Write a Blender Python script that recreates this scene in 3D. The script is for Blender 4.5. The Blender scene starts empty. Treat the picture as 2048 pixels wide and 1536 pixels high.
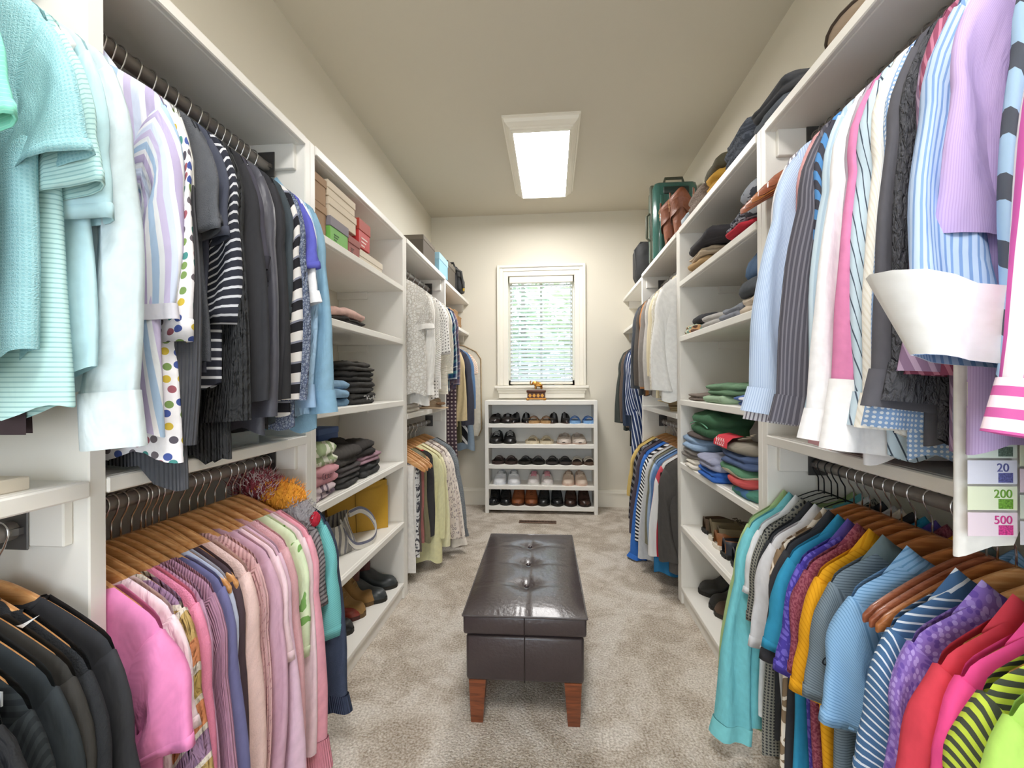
import bpy, bmesh, math, random
import numpy as np
from mathutils import Vector, Matrix, noise as mnoise
random.seed(7)
SC = bpy.context.scene
COL = SC.collection
PI = math.pi

# ------------------------------------------------------------------ camera, world, exposure
def srgb(h):
    h = h.lstrip('#')
    o = []
    for i in (0, 2, 4):
        c = int(h[i:i+2], 16) / 255
        o.append(c / 12.92 if c <= .04045 else ((c + .055) / 1.055) ** 2.4)
    return (*o, 1)

cam_d = bpy.data.cameras.new('camera')
cam_d.sensor_width = 36
cam_d.lens = 16
cam_d.clip_start = .02
cam = bpy.data.objects.new('camera', cam_d)
COL.objects.link(cam)
YAW = math.atan(80 / 910)
cam.matrix_world = Matrix.Translation((0, 0, 1.2)) @ Matrix.Rotation(YAW, 4, 'Z') @ Matrix.Rotation(PI/2, 4, 'X') @ Matrix.Rotation(-.005, 4, 'Z')
SC.camera = cam
w = bpy.data.worlds.new('daylight')
SC.world = w
w.use_nodes = True
bg = w.node_tree.nodes['Background']
bg.inputs['Color'].default_value = (.80, .90, 1, 1)
bg.inputs['Strength'].default_value = 2.9
SC.view_settings.view_transform = 'Standard'
SC.view_settings.look = 'None'
SC.view_settings.exposure = 0.64
SC.view_settings.gamma = 1
SC.view_settings.use_curve_mapping = False
SC.cycles.max_bounces = 8
SC.cycles.diffuse_bounces = 5
SC.cycles.glossy_bounces = 3
SC.cycles.use_adaptive_sampling = True
SC.cycles.adaptive_threshold = .06
SC.cycles.use_denoising = True
LAMP_POWER = 34.0      # emission of the two ceiling light diffusers

# ------------------------------------------------------------------ materials
MATS = {}
class NT:
    def __init__(s, name):
        s.m = bpy.data.materials.new(name)
        s.m.use_nodes = True
        s.t = s.m.node_tree
        s.b = s.t.nodes['Principled BSDF']
    def n(s, typ, **kw):
        nd = s.t.nodes.new(typ)
        for k, v in kw.items():
            if k.startswith('_'):
                setattr(nd, k[1:], v)
            else:
                s.put(nd.inputs[k.replace('_', ' ')], v)
        return nd
    def put(s, sock, v):
        if isinstance(v, bpy.types.NodeSocket):
            s.t.links.new(v, sock)
        elif isinstance(v, bpy.types.Node):
            s.t.links.new(v.outputs[0], sock)
        else:
            sock.default_value = v
    def math(s, op, a, b=0., c=None):
        nd = s.t.nodes.new('ShaderNodeMath')
        nd.operation = op
        s.put(nd.inputs[0], a)
        s.put(nd.inputs[1], b)
        if c is not None:
            s.put(nd.inputs[2], c)
        return nd.outputs[0]
    def mix(s, f, a, b, blend='MIX'):
        nd = s.t.nodes.new('ShaderNodeMix')
        nd.data_type = 'RGBA'
        nd.blend_type = blend
        s.put(nd.inputs[0], f)
        s.put(nd.inputs[6], a)
        s.put(nd.inputs[7], b)
        return nd.outputs[2]
    def ramp(s, f, stops, interp='CONSTANT'):
        nd = s.t.nodes.new('ShaderNodeValToRGB')
        cr = nd.color_ramp
        cr.interpolation = interp
        while len(cr.elements) < len(stops):
            cr.elements.new(.5)
        for e, (p, c) in zip(cr.elements, sorted(stops, key=lambda q: q[0])):
            e.position = p
            e.color = srgb(c) if isinstance(c, str) else c
        s.put(nd.inputs[0], f)
        return nd.outputs[0]

def plain(hexc, rough=.5, bump=0., scale=60, metal=0., spec=.4, var=.0, coat=0., vscale=6):
    key = ('p', hexc, rough, bump, scale, metal, spec, var, coat, vscale)
    if key in MATS:
        return MATS[key]
    t = NT('paint_' + hexc)
    b = t.b
    c = srgb(hexc)
    b.inputs['Base Color'].default_value = c
    b.inputs['Roughness'].default_value = rough
    b.inputs['Metallic'].default_value = metal
    b.inputs['Specular IOR Level'].default_value = spec
    b.inputs['Coat Weight'].default_value = coat
    if bump or var:
        co = t.n('ShaderNodeTexCoord').outputs['Object']
    if var:
        nz = t.n('ShaderNodeTexNoise', Vector=co, Scale=vscale, Detail=4.)
        d = tuple(x * (1 - var) for x in c[:3]) + (1,)
        l = tuple(min(1, x * (1 + var)) for x in c[:3]) + (1,)
        t.put(b.inputs['Base Color'], t.ramp(nz.outputs[0], [(.3, d), (.7, l)], 'LINEAR'))
    if bump:
        nz = t.n('ShaderNodeTexNoise', Vector=co, Scale=float(scale), Detail=4.)
        bp = t.n('ShaderNodeBump', Strength=bump, Distance=.01, Height=nz.outputs[0])
        t.put(b.inputs['Normal'], bp)
    MATS[key] = t.m
    return t.m

def fab(hexc, pat=None, bump=.35, rough=.9, wr=14., weave=0, var=.06, spec=.15):
    """cloth: base colour, woven / printed pattern in metres of cloth (UV), creases as fine relief"""
    key = ('f', hexc, repr(pat), bump, rough, wr, weave, var, spec)
    if key in MATS:
        return MATS[key]
    t = NT('cloth_' + hexc)
    b = t.b
    b.inputs['Roughness'].default_value = rough
    b.inputs['Specular IOR Level'].default_value = spec
    uv = t.n('ShaderNodeUVMap').outputs[0]
    sep = t.n('ShaderNodeSeparateXYZ', Vector=uv)
    U, V = sep.outputs[0], sep.outputs[1]
    base = tuple(.014 + .986 * x for x in srgb(hexc)[:3]) + (1,)
    nz = t.n('ShaderNodeTexNoise', Vector=uv, Scale=40., Detail=3.)
    d = tuple(x * (1 - var) for x in base[:3]) + (1,)
    l = tuple(min(1, x * (1 + var)) for x in base[:3]) + (1,)
    colr = t.ramp(nz.outputs[0], [(.3, d), (.7, l)], 'LINEAR')
    hgt = None
    def stripe(ang, period, stops, wob=0.):
        a = math.radians(ang)
        q = t.math('ADD', t.math('MULTIPLY', U, math.cos(a) / period), t.math('MULTIPLY', V, math.sin(a) / period))
        q = t.math('FRACT', t.math('ADD', q, 40.))
        return t.ramp(q, stops)
    for p in ([pat] if pat and isinstance(pat[0], str) else (pat or [])):
        k = p[0]
        if k == 's':
            colr = stripe(*p[1:])
        elif k == 'plaid':
            c1 = stripe(0, p[1], p[2])
            c2 = stripe(90, p[3], p[4])
            colr = t.mix(.5, c1, c2)
        elif k == 'dots':
            _, sc, thr, hs = p
            vo = t.n('ShaderNodeTexVoronoi', Vector=uv, Scale=float(sc), Randomness=.55)
            vo.voronoi_dimensions = '2D'
            s2 = t.n('ShaderNodeSeparateColor', Color=vo.outputs['Color'])
            dc = t.ramp(s2.outputs[0], [(i / len(hs), h) for i, h in enumerate(hs)])
            colr = t.mix(t.math('LESS_THAN', vo.outputs['Distance'], thr), colr, dc)
        elif k == 'reg':     # regular little dots
            _, per, thr, h2 = p
            fu = t.math('SUBTRACT', t.math('FRACT', t.math('ADD', t.math('DIVIDE', U, per), 40.)), .5)
            fv = t.math('SUBTRACT', t.math('FRACT', t.math('ADD', t.math('DIVIDE', V, per), 40.)), .5)
            r2 = t.math('ADD', t.math('MULTIPLY', fu, fu), t.math('MULTIPLY', fv, fv))
            colr = t.mix(t.math('LESS_THAN', r2, thr * thr), colr, srgb(h2))
        elif k == 'blot':
            _, sc, thr, h2 = p
            n2 = t.n('ShaderNodeTexNoise', Vector=uv, Scale=float(sc), Detail=2.)
            colr = t.mix(t.math('GREATER_THAN', n2.outputs[0], thr), colr, srgb(h2))
        elif k == 'vein':
            _, sc, thr, h2 = p
            vo = t.n('ShaderNodeTexVoronoi', Vector=uv, Scale=float(sc))
            vo.feature = 'DISTANCE_TO_EDGE'
            colr = t.mix(t.math('LESS_THAN', vo.outputs['Distance'], thr), colr, srgb(h2))
        elif k == 'leo':
            _, sc, h2 = p
            vo = t.n('ShaderNodeTexVoronoi', Vector=uv, Scale=float(sc), Randomness=.8)
            n2 = t.n('ShaderNodeTexNoise', Vector=uv, Scale=float(sc * 1.6))
            q = t.math('ADD', vo.outputs['Distance'], t.math('MULTIPLY', n2.outputs[0], .35))
            colr = t.mix(t.math('MULTIPLY', t.math('GREATER_THAN', q, .42), t.math('LESS_THAN', q, .58)), colr, srgb(h2))
        elif k == 'above':
            colr = t.mix(t.math('GREATER_THAN', V, p[1]), colr, srgb(p[2]))
        elif k == 'below':
            colr = t.mix(t.math('LESS_THAN', V, p[1]), colr, srgb(p[2]))
        elif k == 'knit':    # rib relief
            q = t.math('SINE', t.math('MULTIPLY', U if p[2] == 'u' else V, 2 * PI / p[1]))
            hgt = q
    t.put(b.inputs['Base Color'], colr)
    mp = t.n('ShaderNodeMapping', Vector=uv)
    mp.inputs['Scale'].default_value = (1., .45, 1)
    n1 = t.n('ShaderNodeTexNoise', Vector=mp.outputs[0], Scale=float(wr), Detail=3., Distortion=.6)
    bp = t.n('ShaderNodeBump', Strength=bump, Distance=.02, Height=n1.outputs[0])
    if hgt is not None:
        bp2 = t.n('ShaderNodeBump', Strength=.6, Distance=.003, Height=hgt, Normal=bp.outputs[0])
        bp = bp2
    if weave:
        n3 = t.n('ShaderNodeTexNoise', Vector=uv, Scale=float(weave), Detail=2.)
        bp = t.n('ShaderNodeBump', Strength=.5, Distance=.004, Height=n3.outputs[0], Normal=bp.outputs[0])
    t.put(b.inputs['Normal'], bp)
    MATS[key] = t.m
    return t.m

def wood(h1, h2, rough=.38):
    key = ('w', h1, h2)
    if key in MATS:
        return MATS[key]
    t = NT('wood_' + h1)
    co = t.n('ShaderNodeTexCoord').outputs['Object']
    mp = t.n('ShaderNodeMapping', Vector=co)
    mp.inputs['Scale'].default_value = (4, 40, 40)
    nz = t.n('ShaderNodeTexNoise', Vector=mp.outputs[0], Scale=2.2, Detail=5., Distortion=1.2)
    t.put(t.b.inputs['Base Color'], t.ramp(nz.outputs[0], [(.32, h1), (.68, h2)], 'LINEAR'))
    t.b.inputs['Roughness'].default_value = rough
    t.b.inputs['Coat Weight'].default_value = .25
    MATS[key] = t.m
    return t.m

def emit(h, k):
    t = NT('lamp_glow')
    t.b.inputs['Base Color'].default_value = (.9, .9, .9, 1)
    t.b.inputs['Emission Color'].default_value = srgb(h)
    t.b.inputs['Emission Strength'].default_value = k
    return t.m

def carpet():
    t = NT('carpet_pile')
    co = t.n('ShaderNodeTexCoord').outputs['Object']
    big = t.n('ShaderNodeTexNoise', Vector=co, Scale=2.6, Detail=3., Distortion=1.6)
    mid = t.n('ShaderNodeTexNoise', Vector=co, Scale=9., Detail=4., Distortion=.8)
    fine = t.n('ShaderNodeTexNoise', Vector=co, Scale=125., Detail=4.)
    f = t.math('ADD', t.math('MULTIPLY', big.outputs[0], .62), t.math('MULTIPLY', mid.outputs[0], .38))
    c1 = t.ramp(f, [(.41, 'a39483'), (.47, 'bdb0a0'), (.52, 'd4c9bc'), (.58, 'e6ded4')], 'LINEAR')
    c2 = t.ramp(fine.outputs[0], [(.32, '7f6f5a'), (.5, 'cfc4b5'), (.66, 'f7f1e8')], 'LINEAR')
    t.put(t.b.inputs['Base Color'], t.mix(.5, c1, c2))
    t.b.inputs['Roughness'].default_value = 1.
    t.b.inputs['Specular IOR Level'].default_value = .05
    n2 = t.n('ShaderNodeTexNoise', Vector=co, Scale=130., Detail=3.)
    bp = t.n('ShaderNodeBump', Strength=.9, Distance=.012, Height=n2.outputs[0])
    t.put(t.b.inputs['Normal'], bp)
    return t.m

PAINT = plain('efece5', .42, .03, 30, var=.015)          # painted shelving
WALLM = plain('dfd9ca', .75, .05, 220, spec=.2)
CEILM = plain('cfc8b8', .8, .04, 220, spec=.2)  # wall paint toned darker, the ceiling's shade put into the colour
TRIM = plain('efeadd', .38)
STEEL = plain('8b8580', .38, metal=.35)
CHROME = plain('d8d8d8', .16, metal=1.)
GUN = plain('5d5b5a', .4, metal=.6)
BLACKM = plain('18181a', .4)
WOODL = wood('c6884c', 'e2b07a')
WOODM = wood('9c5a2c', 'bd7a45')
WOODD = wood('5a2c1c', '7c4630')
WOODR = wood('8a4a30', 'ae6a4a')

# ------------------------------------------------------------------ geometry helpers
class G:
    """collects simple shapes, then links them as ONE mesh object"""
    def __init__(s):
        s.v, s.f, s.uv = [], [], []
    def add(s, vs, fs, uv=None):
        o = len(s.v)
        s.v += [tuple(map(float, p)) for p in vs]
        s.f += [tuple(i + o for i in f) for f in fs]
        s.uv += [tuple(q) for q in uv] if uv is not None else [(p[0] + p[1] * .7, p[2]) for p in vs]
        return s
    def box(s, x0, x1, y0, y1, z0, z1, bev=0.):
        if bev:
            bm = bmesh.new()
            bmesh.ops.create_cube(bm, size=1)
            for q in bm.verts:
                q.co = ((x0 + x1) / 2 + q.co.x * (x1 - x0), (y0 + y1) / 2 + q.co.y * (y1 - y0), (z0 + z1) / 2 + q.co.z * (z1 - z0))
            bmesh.ops.bevel(bm, geom=list(bm.edges), offset=bev, segments=2 if bev > .004 else 1, affect='EDGES', profile=.5)
            bm.verts.index_update()
            s.add([q.co for q in bm.verts], [[q.index for q in f.verts] for f in bm.faces])
            bm.free()
            return s
        v = [(x, y, z) for x in (x0, x1) for y in (y0, y1) for z in (z0, z1)]
        return s.add(v, [(0, 1, 3, 2), (4, 6, 7, 5), (0, 4, 5, 1), (2, 3, 7, 6), (0, 2, 6, 4), (1, 5, 7, 3)])
    def grid(s, P, wrap=False, uv=None, cap0=False, cap1=False):
        """P [n, m, 3]; wrap joins the m direction"""
        P = np.asarray(P, float)
        n, m = P.shape[:2]
        fs = []
        for i in range(n - 1):
            for j in range(m if wrap else m - 1):
                k = (j + 1) % m
                fs.append((i * m + j, i * m + k, (i + 1) * m + k, (i + 1) * m + j))
        if cap0:
            fs.append(tuple(range(m))[::-1])
        if cap1:
            fs.append(tuple((n - 1) * m + j for j in range(m)))
        return s.add(P.reshape(-1, 3), fs, None if uv is None else np.asarray(uv).reshape(-1, 2))
    def tube(s, path, r, n=8, cap=True, flat=1.):
        path = [Vector(p) for p in path]
        rr = r if isinstance(r, (list, tuple)) else [r] * len(path)
        rows = []
        up = None
        for i, p in enumerate(path):
            d = (path[min(i + 1, len(path) - 1)] - path[max(i - 1, 0)]).normalized()
            if up is None:
                up = Vector((0, 0, 1)) if abs(d.z) < .9 else Vector((1, 0, 0))
            a = d.cross(up).normalized()
            b_ = a.cross(d).normalized()
            up = b_
            rows.append([p + a * (rr[i] * math.cos(2 * PI * k / n)) + b_ * (rr[i] * flat * math.sin(2 * PI * k / n)) for k in range(n)])
        return s.grid([[list(q) for q in r_] for r_ in rows], True, None, cap, cap)
    def lathe(s, prof, n=20, c=(0, 0, 0), sx=1., sy=1.):
        return s.grid([[(c[0] + r * sx * math.cos(2 * PI * k / n), c[1] + r * sy * math.sin(2 * PI * k / n), c[2] + z) for k in range(n)] for r, z in prof], True, None, True, True)
    def prism(s, poly, t0, t1, axis='y'):
        """polygon (a, b) extruded along an axis: y -> (x, z), x -> (y, z), z -> (x, y)"""
        m = len(poly)
        def P(a, b_, t):
            return (a, t, b_) if axis == 'y' else ((t, a, b_) if axis == 'x' else (a, b_, t))
        vs = [P(a, b_, t0) for a, b_ in poly] + [P(a, b_, t1) for a, b_ in poly]
        fs = [tuple(range(m))[::-1], tuple(range(m, 2 * m))] + [(i, (i + 1) % m, m + (i + 1) % m, m + i) for i in range(m)]
        return s.add(vs, fs)
    def ball(s, c, r, n=12, m=8):
        r = (r, r, r) if isinstance(r, (int, float)) else r
        return s.grid([[(c[0] + r[0] * math.sin(PI * (i + .02) / (m + .04)) * math.cos(2 * PI * k / n), c[1] + r[1] * math.sin(PI * (i + .02) / (m + .04)) * math.sin(2 * PI * k / n), c[2] + r[2] * math.cos(PI * (i + .02) / (m + .04))) for k in range(n)] for i in range(m + 1)], True, None, True, True)
    def build(s, name, m, parent=None, smooth=False, fix=True):
        me = bpy.data.meshes.new(name)
        me.from_pydata(s.v, [], s.f)
        ul = me.uv_layers.new(name='UVMap')
        li = np.empty(len(me.loops), np.int32)
        me.loops.foreach_get('vertex_index', li)
        ul.data.foreach_set('uv', np.asarray(s.uv, np.float32)[li].ravel())
        if fix:
            bm = bmesh.new()
            bm.from_mesh(me)
            bmesh.ops.recalc_face_normals(bm, faces=bm.faces)
            bm.to_mesh(me)
            bm.free()
        if smooth:
            me.polygons.foreach_set('use_smooth', [True] * len(me.polygons))
            if smooth != 'all':
                me.set_sharp_from_angle(angle=math.radians(50))
        me.materials.append(m)
        o = bpy.data.objects.new(name, me)
        COL.objects.link(o)
        if parent:
            o.parent = parent
        return o

def tag(o, label, cat, group=None):
    o['label'] = label
    o['category'] = cat
    if group:
        o['group'] = group
    return o
def thing(name, label, cat, loc=(0, 0, 0), rz=0., group=None):
    o = bpy.data.objects.new(name, None)
    o.empty_display_size = .05
    COL.objects.link(o)
    o.location = loc
    o.rotation_euler = (0, 0, rz)
    return tag(o, label, cat, group)
def struct(o):
    o['kind'] = 'structure'
    return o
def text(s, size, m, parent, loc, rot, name='lettering', depth=.0004, font_shear=0.):
    cu = bpy.data.curves.new(name, 'FONT')
    cu.body = s
    cu.size = size
    cu.extrude = depth
    cu.align_x = 'CENTER'
    cu.align_y = 'CENTER'
    cu.shear = font_shear
    cu.materials.append(m)
    tmp = bpy.data.objects.new(name, cu)
    COL.objects.link(tmp)
    me = bpy.data.meshes.new_from_object(tmp.evaluated_get(bpy.context.evaluated_depsgraph_get()))
    bpy.data.objects.remove(tmp)
    me.materials.clear()
    me.materials.append(m)
    o = bpy.data.objects.new(name, me)
    COL.objects.link(o)
    o.parent = parent
    o.location = loc
    o.rotation_euler = rot
    return o
def dup(root, loc, rz=None, label=None):
    r = root.copy()
    COL.objects.link(r)
    r.location = loc
    if rz is not None:
        r.rotation_euler = (0, 0, rz)
    if label:
        r['label'] = label
    for ch in list(root.children):
        c = ch.copy()
        COL.objects.link(c)
        c.parent = r
        for g in ch.children:
            d = g.copy()
            COL.objects.link(d)
            d.parent = c
    return r
def smooth(pts, k=6):
    """Catmull-Rom through the points"""
    p = [np.array(q, float) for q in pts]
    p = [2 * p[0] - p[1]] + p + [2 * p[-1] - p[-2]]
    out = []
    for i in range(1, len(p) - 2):
        for s in range(k):
            u = s / k
            out.append(.5 * (2 * p[i] + (p[i+1] - p[i-1]) * u + (2 * p[i-1] - 5 * p[i] + 4 * p[i+1] - p[i+2]) * u * u + (3 * p[i] - p[i-1] - 3 * p[i+1] + p[i+2]) * u ** 3))
    return out + [p[-2]]
def sstep(a, b, x):
    t = np.clip((x - a) / (b - a), 0, 1)
    return t * t * (3 - 2 * t)

# ------------------------------------------------------------------ the room
XL, XR, WL, WR, YB, YF, ZC = -.83, .695, -1.205, 1.07, 4.5, -1.8, 2.88
struct(G().box(WL - .1, WR + .1, YF - .1, YB + .1, -.1, 0).build('floor', carpet()))
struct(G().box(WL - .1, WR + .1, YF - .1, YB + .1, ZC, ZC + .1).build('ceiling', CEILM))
struct(G().box(WL - .1, WL, YF, YB, 0, ZC).build('wall_left', WALLM))
struct(G().box(WR, WR + .1, YF, YB, 0, ZC).build('wall_right', WALLM))
struct(G().box(WL - .1, -.86, YF - .1, YF, 0, ZC).box(.74, WR + .1, YF - .1, YF, 0, ZC).box(-.86, .74, YF - .1, YF, 2.2, ZC).build('wall_front', WALLM))   # unseen open doorway behind the camera, added to let in frontal fill light
struct(G().box(-.86 - .09, -.86, YF - .02, YF + .02, 0, 2.2).box(.74, .83, YF - .02, YF + .02, 0, 2.2).box(-.95, .83, YF - .02, YF + .02, 2.2, 2.29).build('trim_1', TRIM))
wx0, wx1, wz0, wz1 = -.43, .222, 1.185, 2.265
g = G().box(WL - .1, wx0, YB, YB + .12, 0, ZC).box(wx1, WR + .1, YB, YB + .12, 0, ZC).box(wx0, wx1, YB, YB + .12, 0, wz0).box(wx0, wx1, YB, YB + .12, wz1, ZC)
struct(g.build('wall_back', WALLM))
g = G().box(WL, WR, YB - .018, YB, 0, .15).box(WL, WR, YB - .014, YB, .15, .165).box(WL, WR, YB - .024, YB, .128, .14)
struct(g.build('baseboard_back', TRIM))

# window: casing in stepped mouldings, stool, apron, sashes and panes
wn = bpy.data.objects.new('window_1', None)
COL.objects.link(wn)
struct(wn)
def casing(o0, o1, y0):   # a frame between two rectangles offset from the opening
    g = G()
    for (xa, xb, za, zb) in ((wx0 - o1, wx0 - o0, wz0, wz1 + o1), (wx1 + o0, wx1 + o1, wz0, wz1 + o1), (wx0 - o0, wx1 + o0, wz1 + o0, wz1 + o1)):
        g.box(xa, xb, y0, YB + .002, za, zb, .003)
    return g
casing(.0, .048, YB - .016).build('casing_inner', TRIM, wn)
casing(.048, .082, YB - .024).build('casing_middle', TRIM, wn)
casing(.082, .108, YB - .036).build('casing_outer', TRIM, wn)
G().box(wx0 - .135, wx1 + .135, YB - .06, YB + .05, wz0 - .028, wz0 - .002, .006).build('stool', TRIM, wn)
G().box(wx0 - .115, wx1 + .115, YB - .045, YB, wz0 - .05, wz0 - .028, .004).box(wx0 - .10, wx1 + .10, YB - .03, YB, wz0 - .075, wz0 - .05, .004).box(wx0 - .095, wx1 + .095, YB - .02, YB, wz0 - .125, wz0 - .075, .003).build('apron', TRIM, wn)
xm, zm = (wx0 + wx1) / 2, (wz0 + wz1) / 2
G().box(wx0, wx0 + .035, YB + .06, YB + .1, wz0, wz1).box(wx1 - .035, wx1, YB + .06, YB + .1, wz0, wz1).box(wx0, wx1, YB + .06, YB + .1, wz0, wz0 + .05).box(wx0, wx1, YB + .06, YB + .1, wz1 - .05, wz1).build('sash', TRIM, wn)
G().box(xm - .012, xm + .012, YB + .065, YB + .095, wz0 + .05, wz1 - .05).build('muntin', TRIM, wn)
G().box(.02, .11, YB + .03, YB + .058, wz0, wz0 + .018, .004).tube([(.09, YB + .03, wz0 + .016), (.06, YB + .02, wz0 + .026), (.02, YB + .02, wz0 + .022)], .005, 6).build('crank_handle', TRIM, wn)
gl = NT('window_glass')
gl.b.inputs['Roughness'].default_value = .03
gl.b.inputs['Alpha'].default_value = .12
gl.b.inputs['Base Color'].default_value = (.9, .95, .95, 1)
for (xa, xb) in ((wx0 + .035, xm - .012), (xm + .012, wx1 - .035)):
    for (za, zb) in ((wz0 + .05, wz1 - .05),):
        G().box(xa, xb, YB + .078, YB + .082, za, zb).build('pane', gl.m, wn)
# blind
bl = thing('window_blind', 'white slatted window blind hanging inside the window frame', 'blind', (xm, YB + .03, 0))
hw = (wx1 - wx0) / 2 - .012
G().box(-hw, hw, -.045, .005, wz1 - .068, wz1 - .005, .008).build('valance', TRIM, bl)
SLAT = plain('d3dae0', .5)
ns = 24
sl0 = None
for i in range(ns):
    if sl0 is None:
        g = G()
        P = []
        for j in range(7):
            a = (j / 6 - .5) * .048
            P.append([(x, a, .004 * math.cos(a / .024 * 1.5)) for x in (-hw + .008, hw - .008)])
        g.grid(P)
        P2 = [[(x, y, z - .0022) for x, y, z in r] for r in P]
        g.grid(P2)
        sl0 = g.build('slat', SLAT, bl, True)
        o = sl0
    else:
        o = sl0.copy()
        COL.objects.link(o)
        o.parent = bl
    o.location = (0, 0, wz0 + .055 + i * ((wz1 - .09 - wz0 - .055) / (ns - 1)))
    o.rotation_euler = (math.radians(38), 0, 0)
G().box(-hw + .006, hw - .006, -.024, .024, wz0 + .012, wz0 + .034, .004).build('bottom_rail', TRIM, bl)
for x in (-hw + .09, hw - .09):
    G().tube([(x, -.026, wz0 + .03), (x, -.026, wz1 - .06)], .0012, 5).build('ladder_cord', SLAT, bl)
G().tube([(hw - .03, -.035, wz0 + .16), (hw - .03, -.035, wz1 - .07)], .002, 6).build('pull_cord', SLAT, bl)
# the garden outside
LEAFS = [plain('a9b896', .8, var=.4, vscale=9), plain('bfcaa8', .8, var=.3, vscale=7), plain('93a78c', .8, var=.4, vscale=8)]
BARK = plain('8b8078', .9, .5, 20)
def garden_tree(x, y, h, r, mi, label):
    t = thing('garden_tree', label, 'tree', (x, y, -1.0), 0, 'trees outside the window')
    rnd = random.Random(int(x * 50 + y * 7))
    G().tube([(0, 0, 0), (.05, 0, h * .5), (0, .05, h)], [.13, .1, .04], 8).build('trunk', BARK, t, True)
    vs, fs = [], []
    for i in range(1500):
        a, b, c = (max(-1, min(1, rnd.gauss(0, .5))) for _ in range(3))
        p = Vector((a * r, b * r, h * .68 + c * r * 1.2))
        q = Matrix.Rotation(rnd.random() * 6, 3, 'Z') @ Matrix.Rotation(rnd.random() * 3, 3, 'X')
        s = .07 + .08 * rnd.random()
        k = len(vs)
        for d in ((-s, 0, 0), (0, -s * .5, .01), (s, 0, 0), (0, s * .5, .01)):
            vs.append(p + q @ Vector(d))
        fs.append((k, k + 1, k + 2, k + 3))
    o = G().add(vs, fs).build('foliage', LEAFS[mi], t)
    o['kind'] = 'stuff'
garden_tree(-1.9, 8.0, 4.2, 1.2, 0, 'leafy green tree outside, behind the window panes beside the plain wall')
garden_tree(.75, 8.6, 4.6, 1.1, 1, 'pale green tree outside, seen low through the blind slats')
garden_tree(-.8, 12.5, 5.2, 1.4, 2, 'tall distant tree outside, seen high between the blind slats')
LAWN = plain('9bb07a', .9, var=.3, vscale=3)
struct(G().box(-9, 9, YB + .3, 20, -1.1, -1.0).build('ground', LAWN))

# ceiling lights
def ceiling_light(y0, y1, label, k):
    LAMPM = emit('faf8f6', LAMP_POWER * k)
    t = thing('ceiling_light', label, 'ceiling light', (-.06, (y0 + y1) / 2, ZC), 0)
    hx, hy = .185, (y1 - y0) / 2
    prof = [(.062, 0.), (.062, -.012), (.052, -.016), (.045, -.035), (.026, -.052), (.016, -.056), (.014, -.066), (.006, -.07), (.004, -.082), (-.006, -.082), (-.006, 0)]
    g = G()
    n = len(prof)
    rows = [[((hx + r) * sx, (hy + r) * sy, z) for r, z in prof] for sx, sy in ((-1, -1), (1, -1), (1, 1), (-1, 1), (-1, -1))]
    g.grid(rows)
    g.build('crown_frame', TRIM, t)
    d = G().box(-hx + .004, hx - .004, -hy + .004, hy - .004, -.078, -.07).build('diffuser', LAMPM, t)
ceiling_light(2.89, 3.92, 'lit rectangular ceiling light with a white crown moulding frame before the window wall', .64)
ceiling_light(-.55, .48, 'lit rectangular ceiling light above the open end of the closet', .70)

# floor register
t = thing('floor_vent', 'brown metal floor vent set in carpet before the shoe rack', 'vent', (-.13, 3.945, 0))
VB = plain('6b5444', .45, metal=.4)
G().box(-.16, .16, -.028, .028, 0, .004).build('plate', plain('3a2c24', .6), t)
G().box(-.162, .162, -.034, -.024, 0, .009, .002).box(-.162, .162, .024, .034, 0, .009, .002).box(-.162, -.15, -.024, .024, 0, .009, .002).box(.15, .162, -.024, .024, 0, .009, .002).build('rim', VB, t)
s0 = None
for i in range(22):
    if s0 is None:
        s0 = o = G().box(-.0025, .0025, -.024, .024, .001, .008).build('louver', VB, t)
    else:
        o = s0.copy(); COL.objects.link(o); o.parent = t
    o.location = (-.14 + i * .0133, 0, 0)

# ------------------------------------------------------------------ built-in shelving
TOP = 2.045
LEV = [1.75, 1.453, 1.111, .771, .433]
BASE = .092
def board(g_name, parent, x0, x1, y0, y1, z0, z1, b=.0025):
    return G().box(x0, x1, y0, y1, z0, z1, b).build(g_name, PAINT, parent)
class Side:
    def __init__(s, sgn):
        s.sg = sgn
        s.xf, s.xw = (XL, WL) if sgn < 0 else (XR, WR)
    def X(s, d):            # distance d behind the front edge
        return s.xf + d * s.sg
    def bx(s, name, p, d0, d1, y0, y1, z0, z1, b=.0025):
        a, c = sorted((s.X(d0), s.X(d1)))
        return board(name, p, a, c, y0, y1, z0, z1, b)
    @property
    def dep(s):
        return abs(s.xw - s.xf)
LS, RS = Side(-1), Side(1)
RODX = {-1: -.955, 1: .84}
def rod(sd, p, y0, y1, z, brk=(True, True)):
    x = RODX[sd.sg]
    G().tube([(x, y0, z), (x, y1, z)], .0165, 14).build('rod', STEEL, p, True)
    for yy, s, on in ((y0, 1, brk[0]), (y1, -1, brk[1])):
        if on:
            G().box(x - .03, x + .03, min(yy, yy + s * .004), max(yy, yy + s * .004), z - .035, z + .05, .0018).lathe([(.024, -.006), (.024, .006)], 14, (x, yy, z)).build('rod_bracket', GUN, p)
def shelf(sd, p, y0, y1, ztop, name='shelf', th=.03):
    o = sd.bx(name, p, .012, sd.dep, y0, y1, ztop - th, ztop)
    sd.bx('nosing', o, -.004, .012, y0, y1, ztop - th, ztop, .003)
    return o
def cleats(sd, p, y0, y1, ztop, h=.085):
    z1 = ztop - .03
    for yy, s in ((y0, 1), (y1, -1)):
        a, c = sorted((yy, yy + s * .018))
        if a < -1.5:
            continue
        sd.bx('side_cleat', p, .03, sd.dep, a, c, z1 - h, z1)
    sd.bx('back_cleat', p, sd.dep - .018, sd.dep, y0 + .018, y1 - .018, z1 - h, z1)
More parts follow.
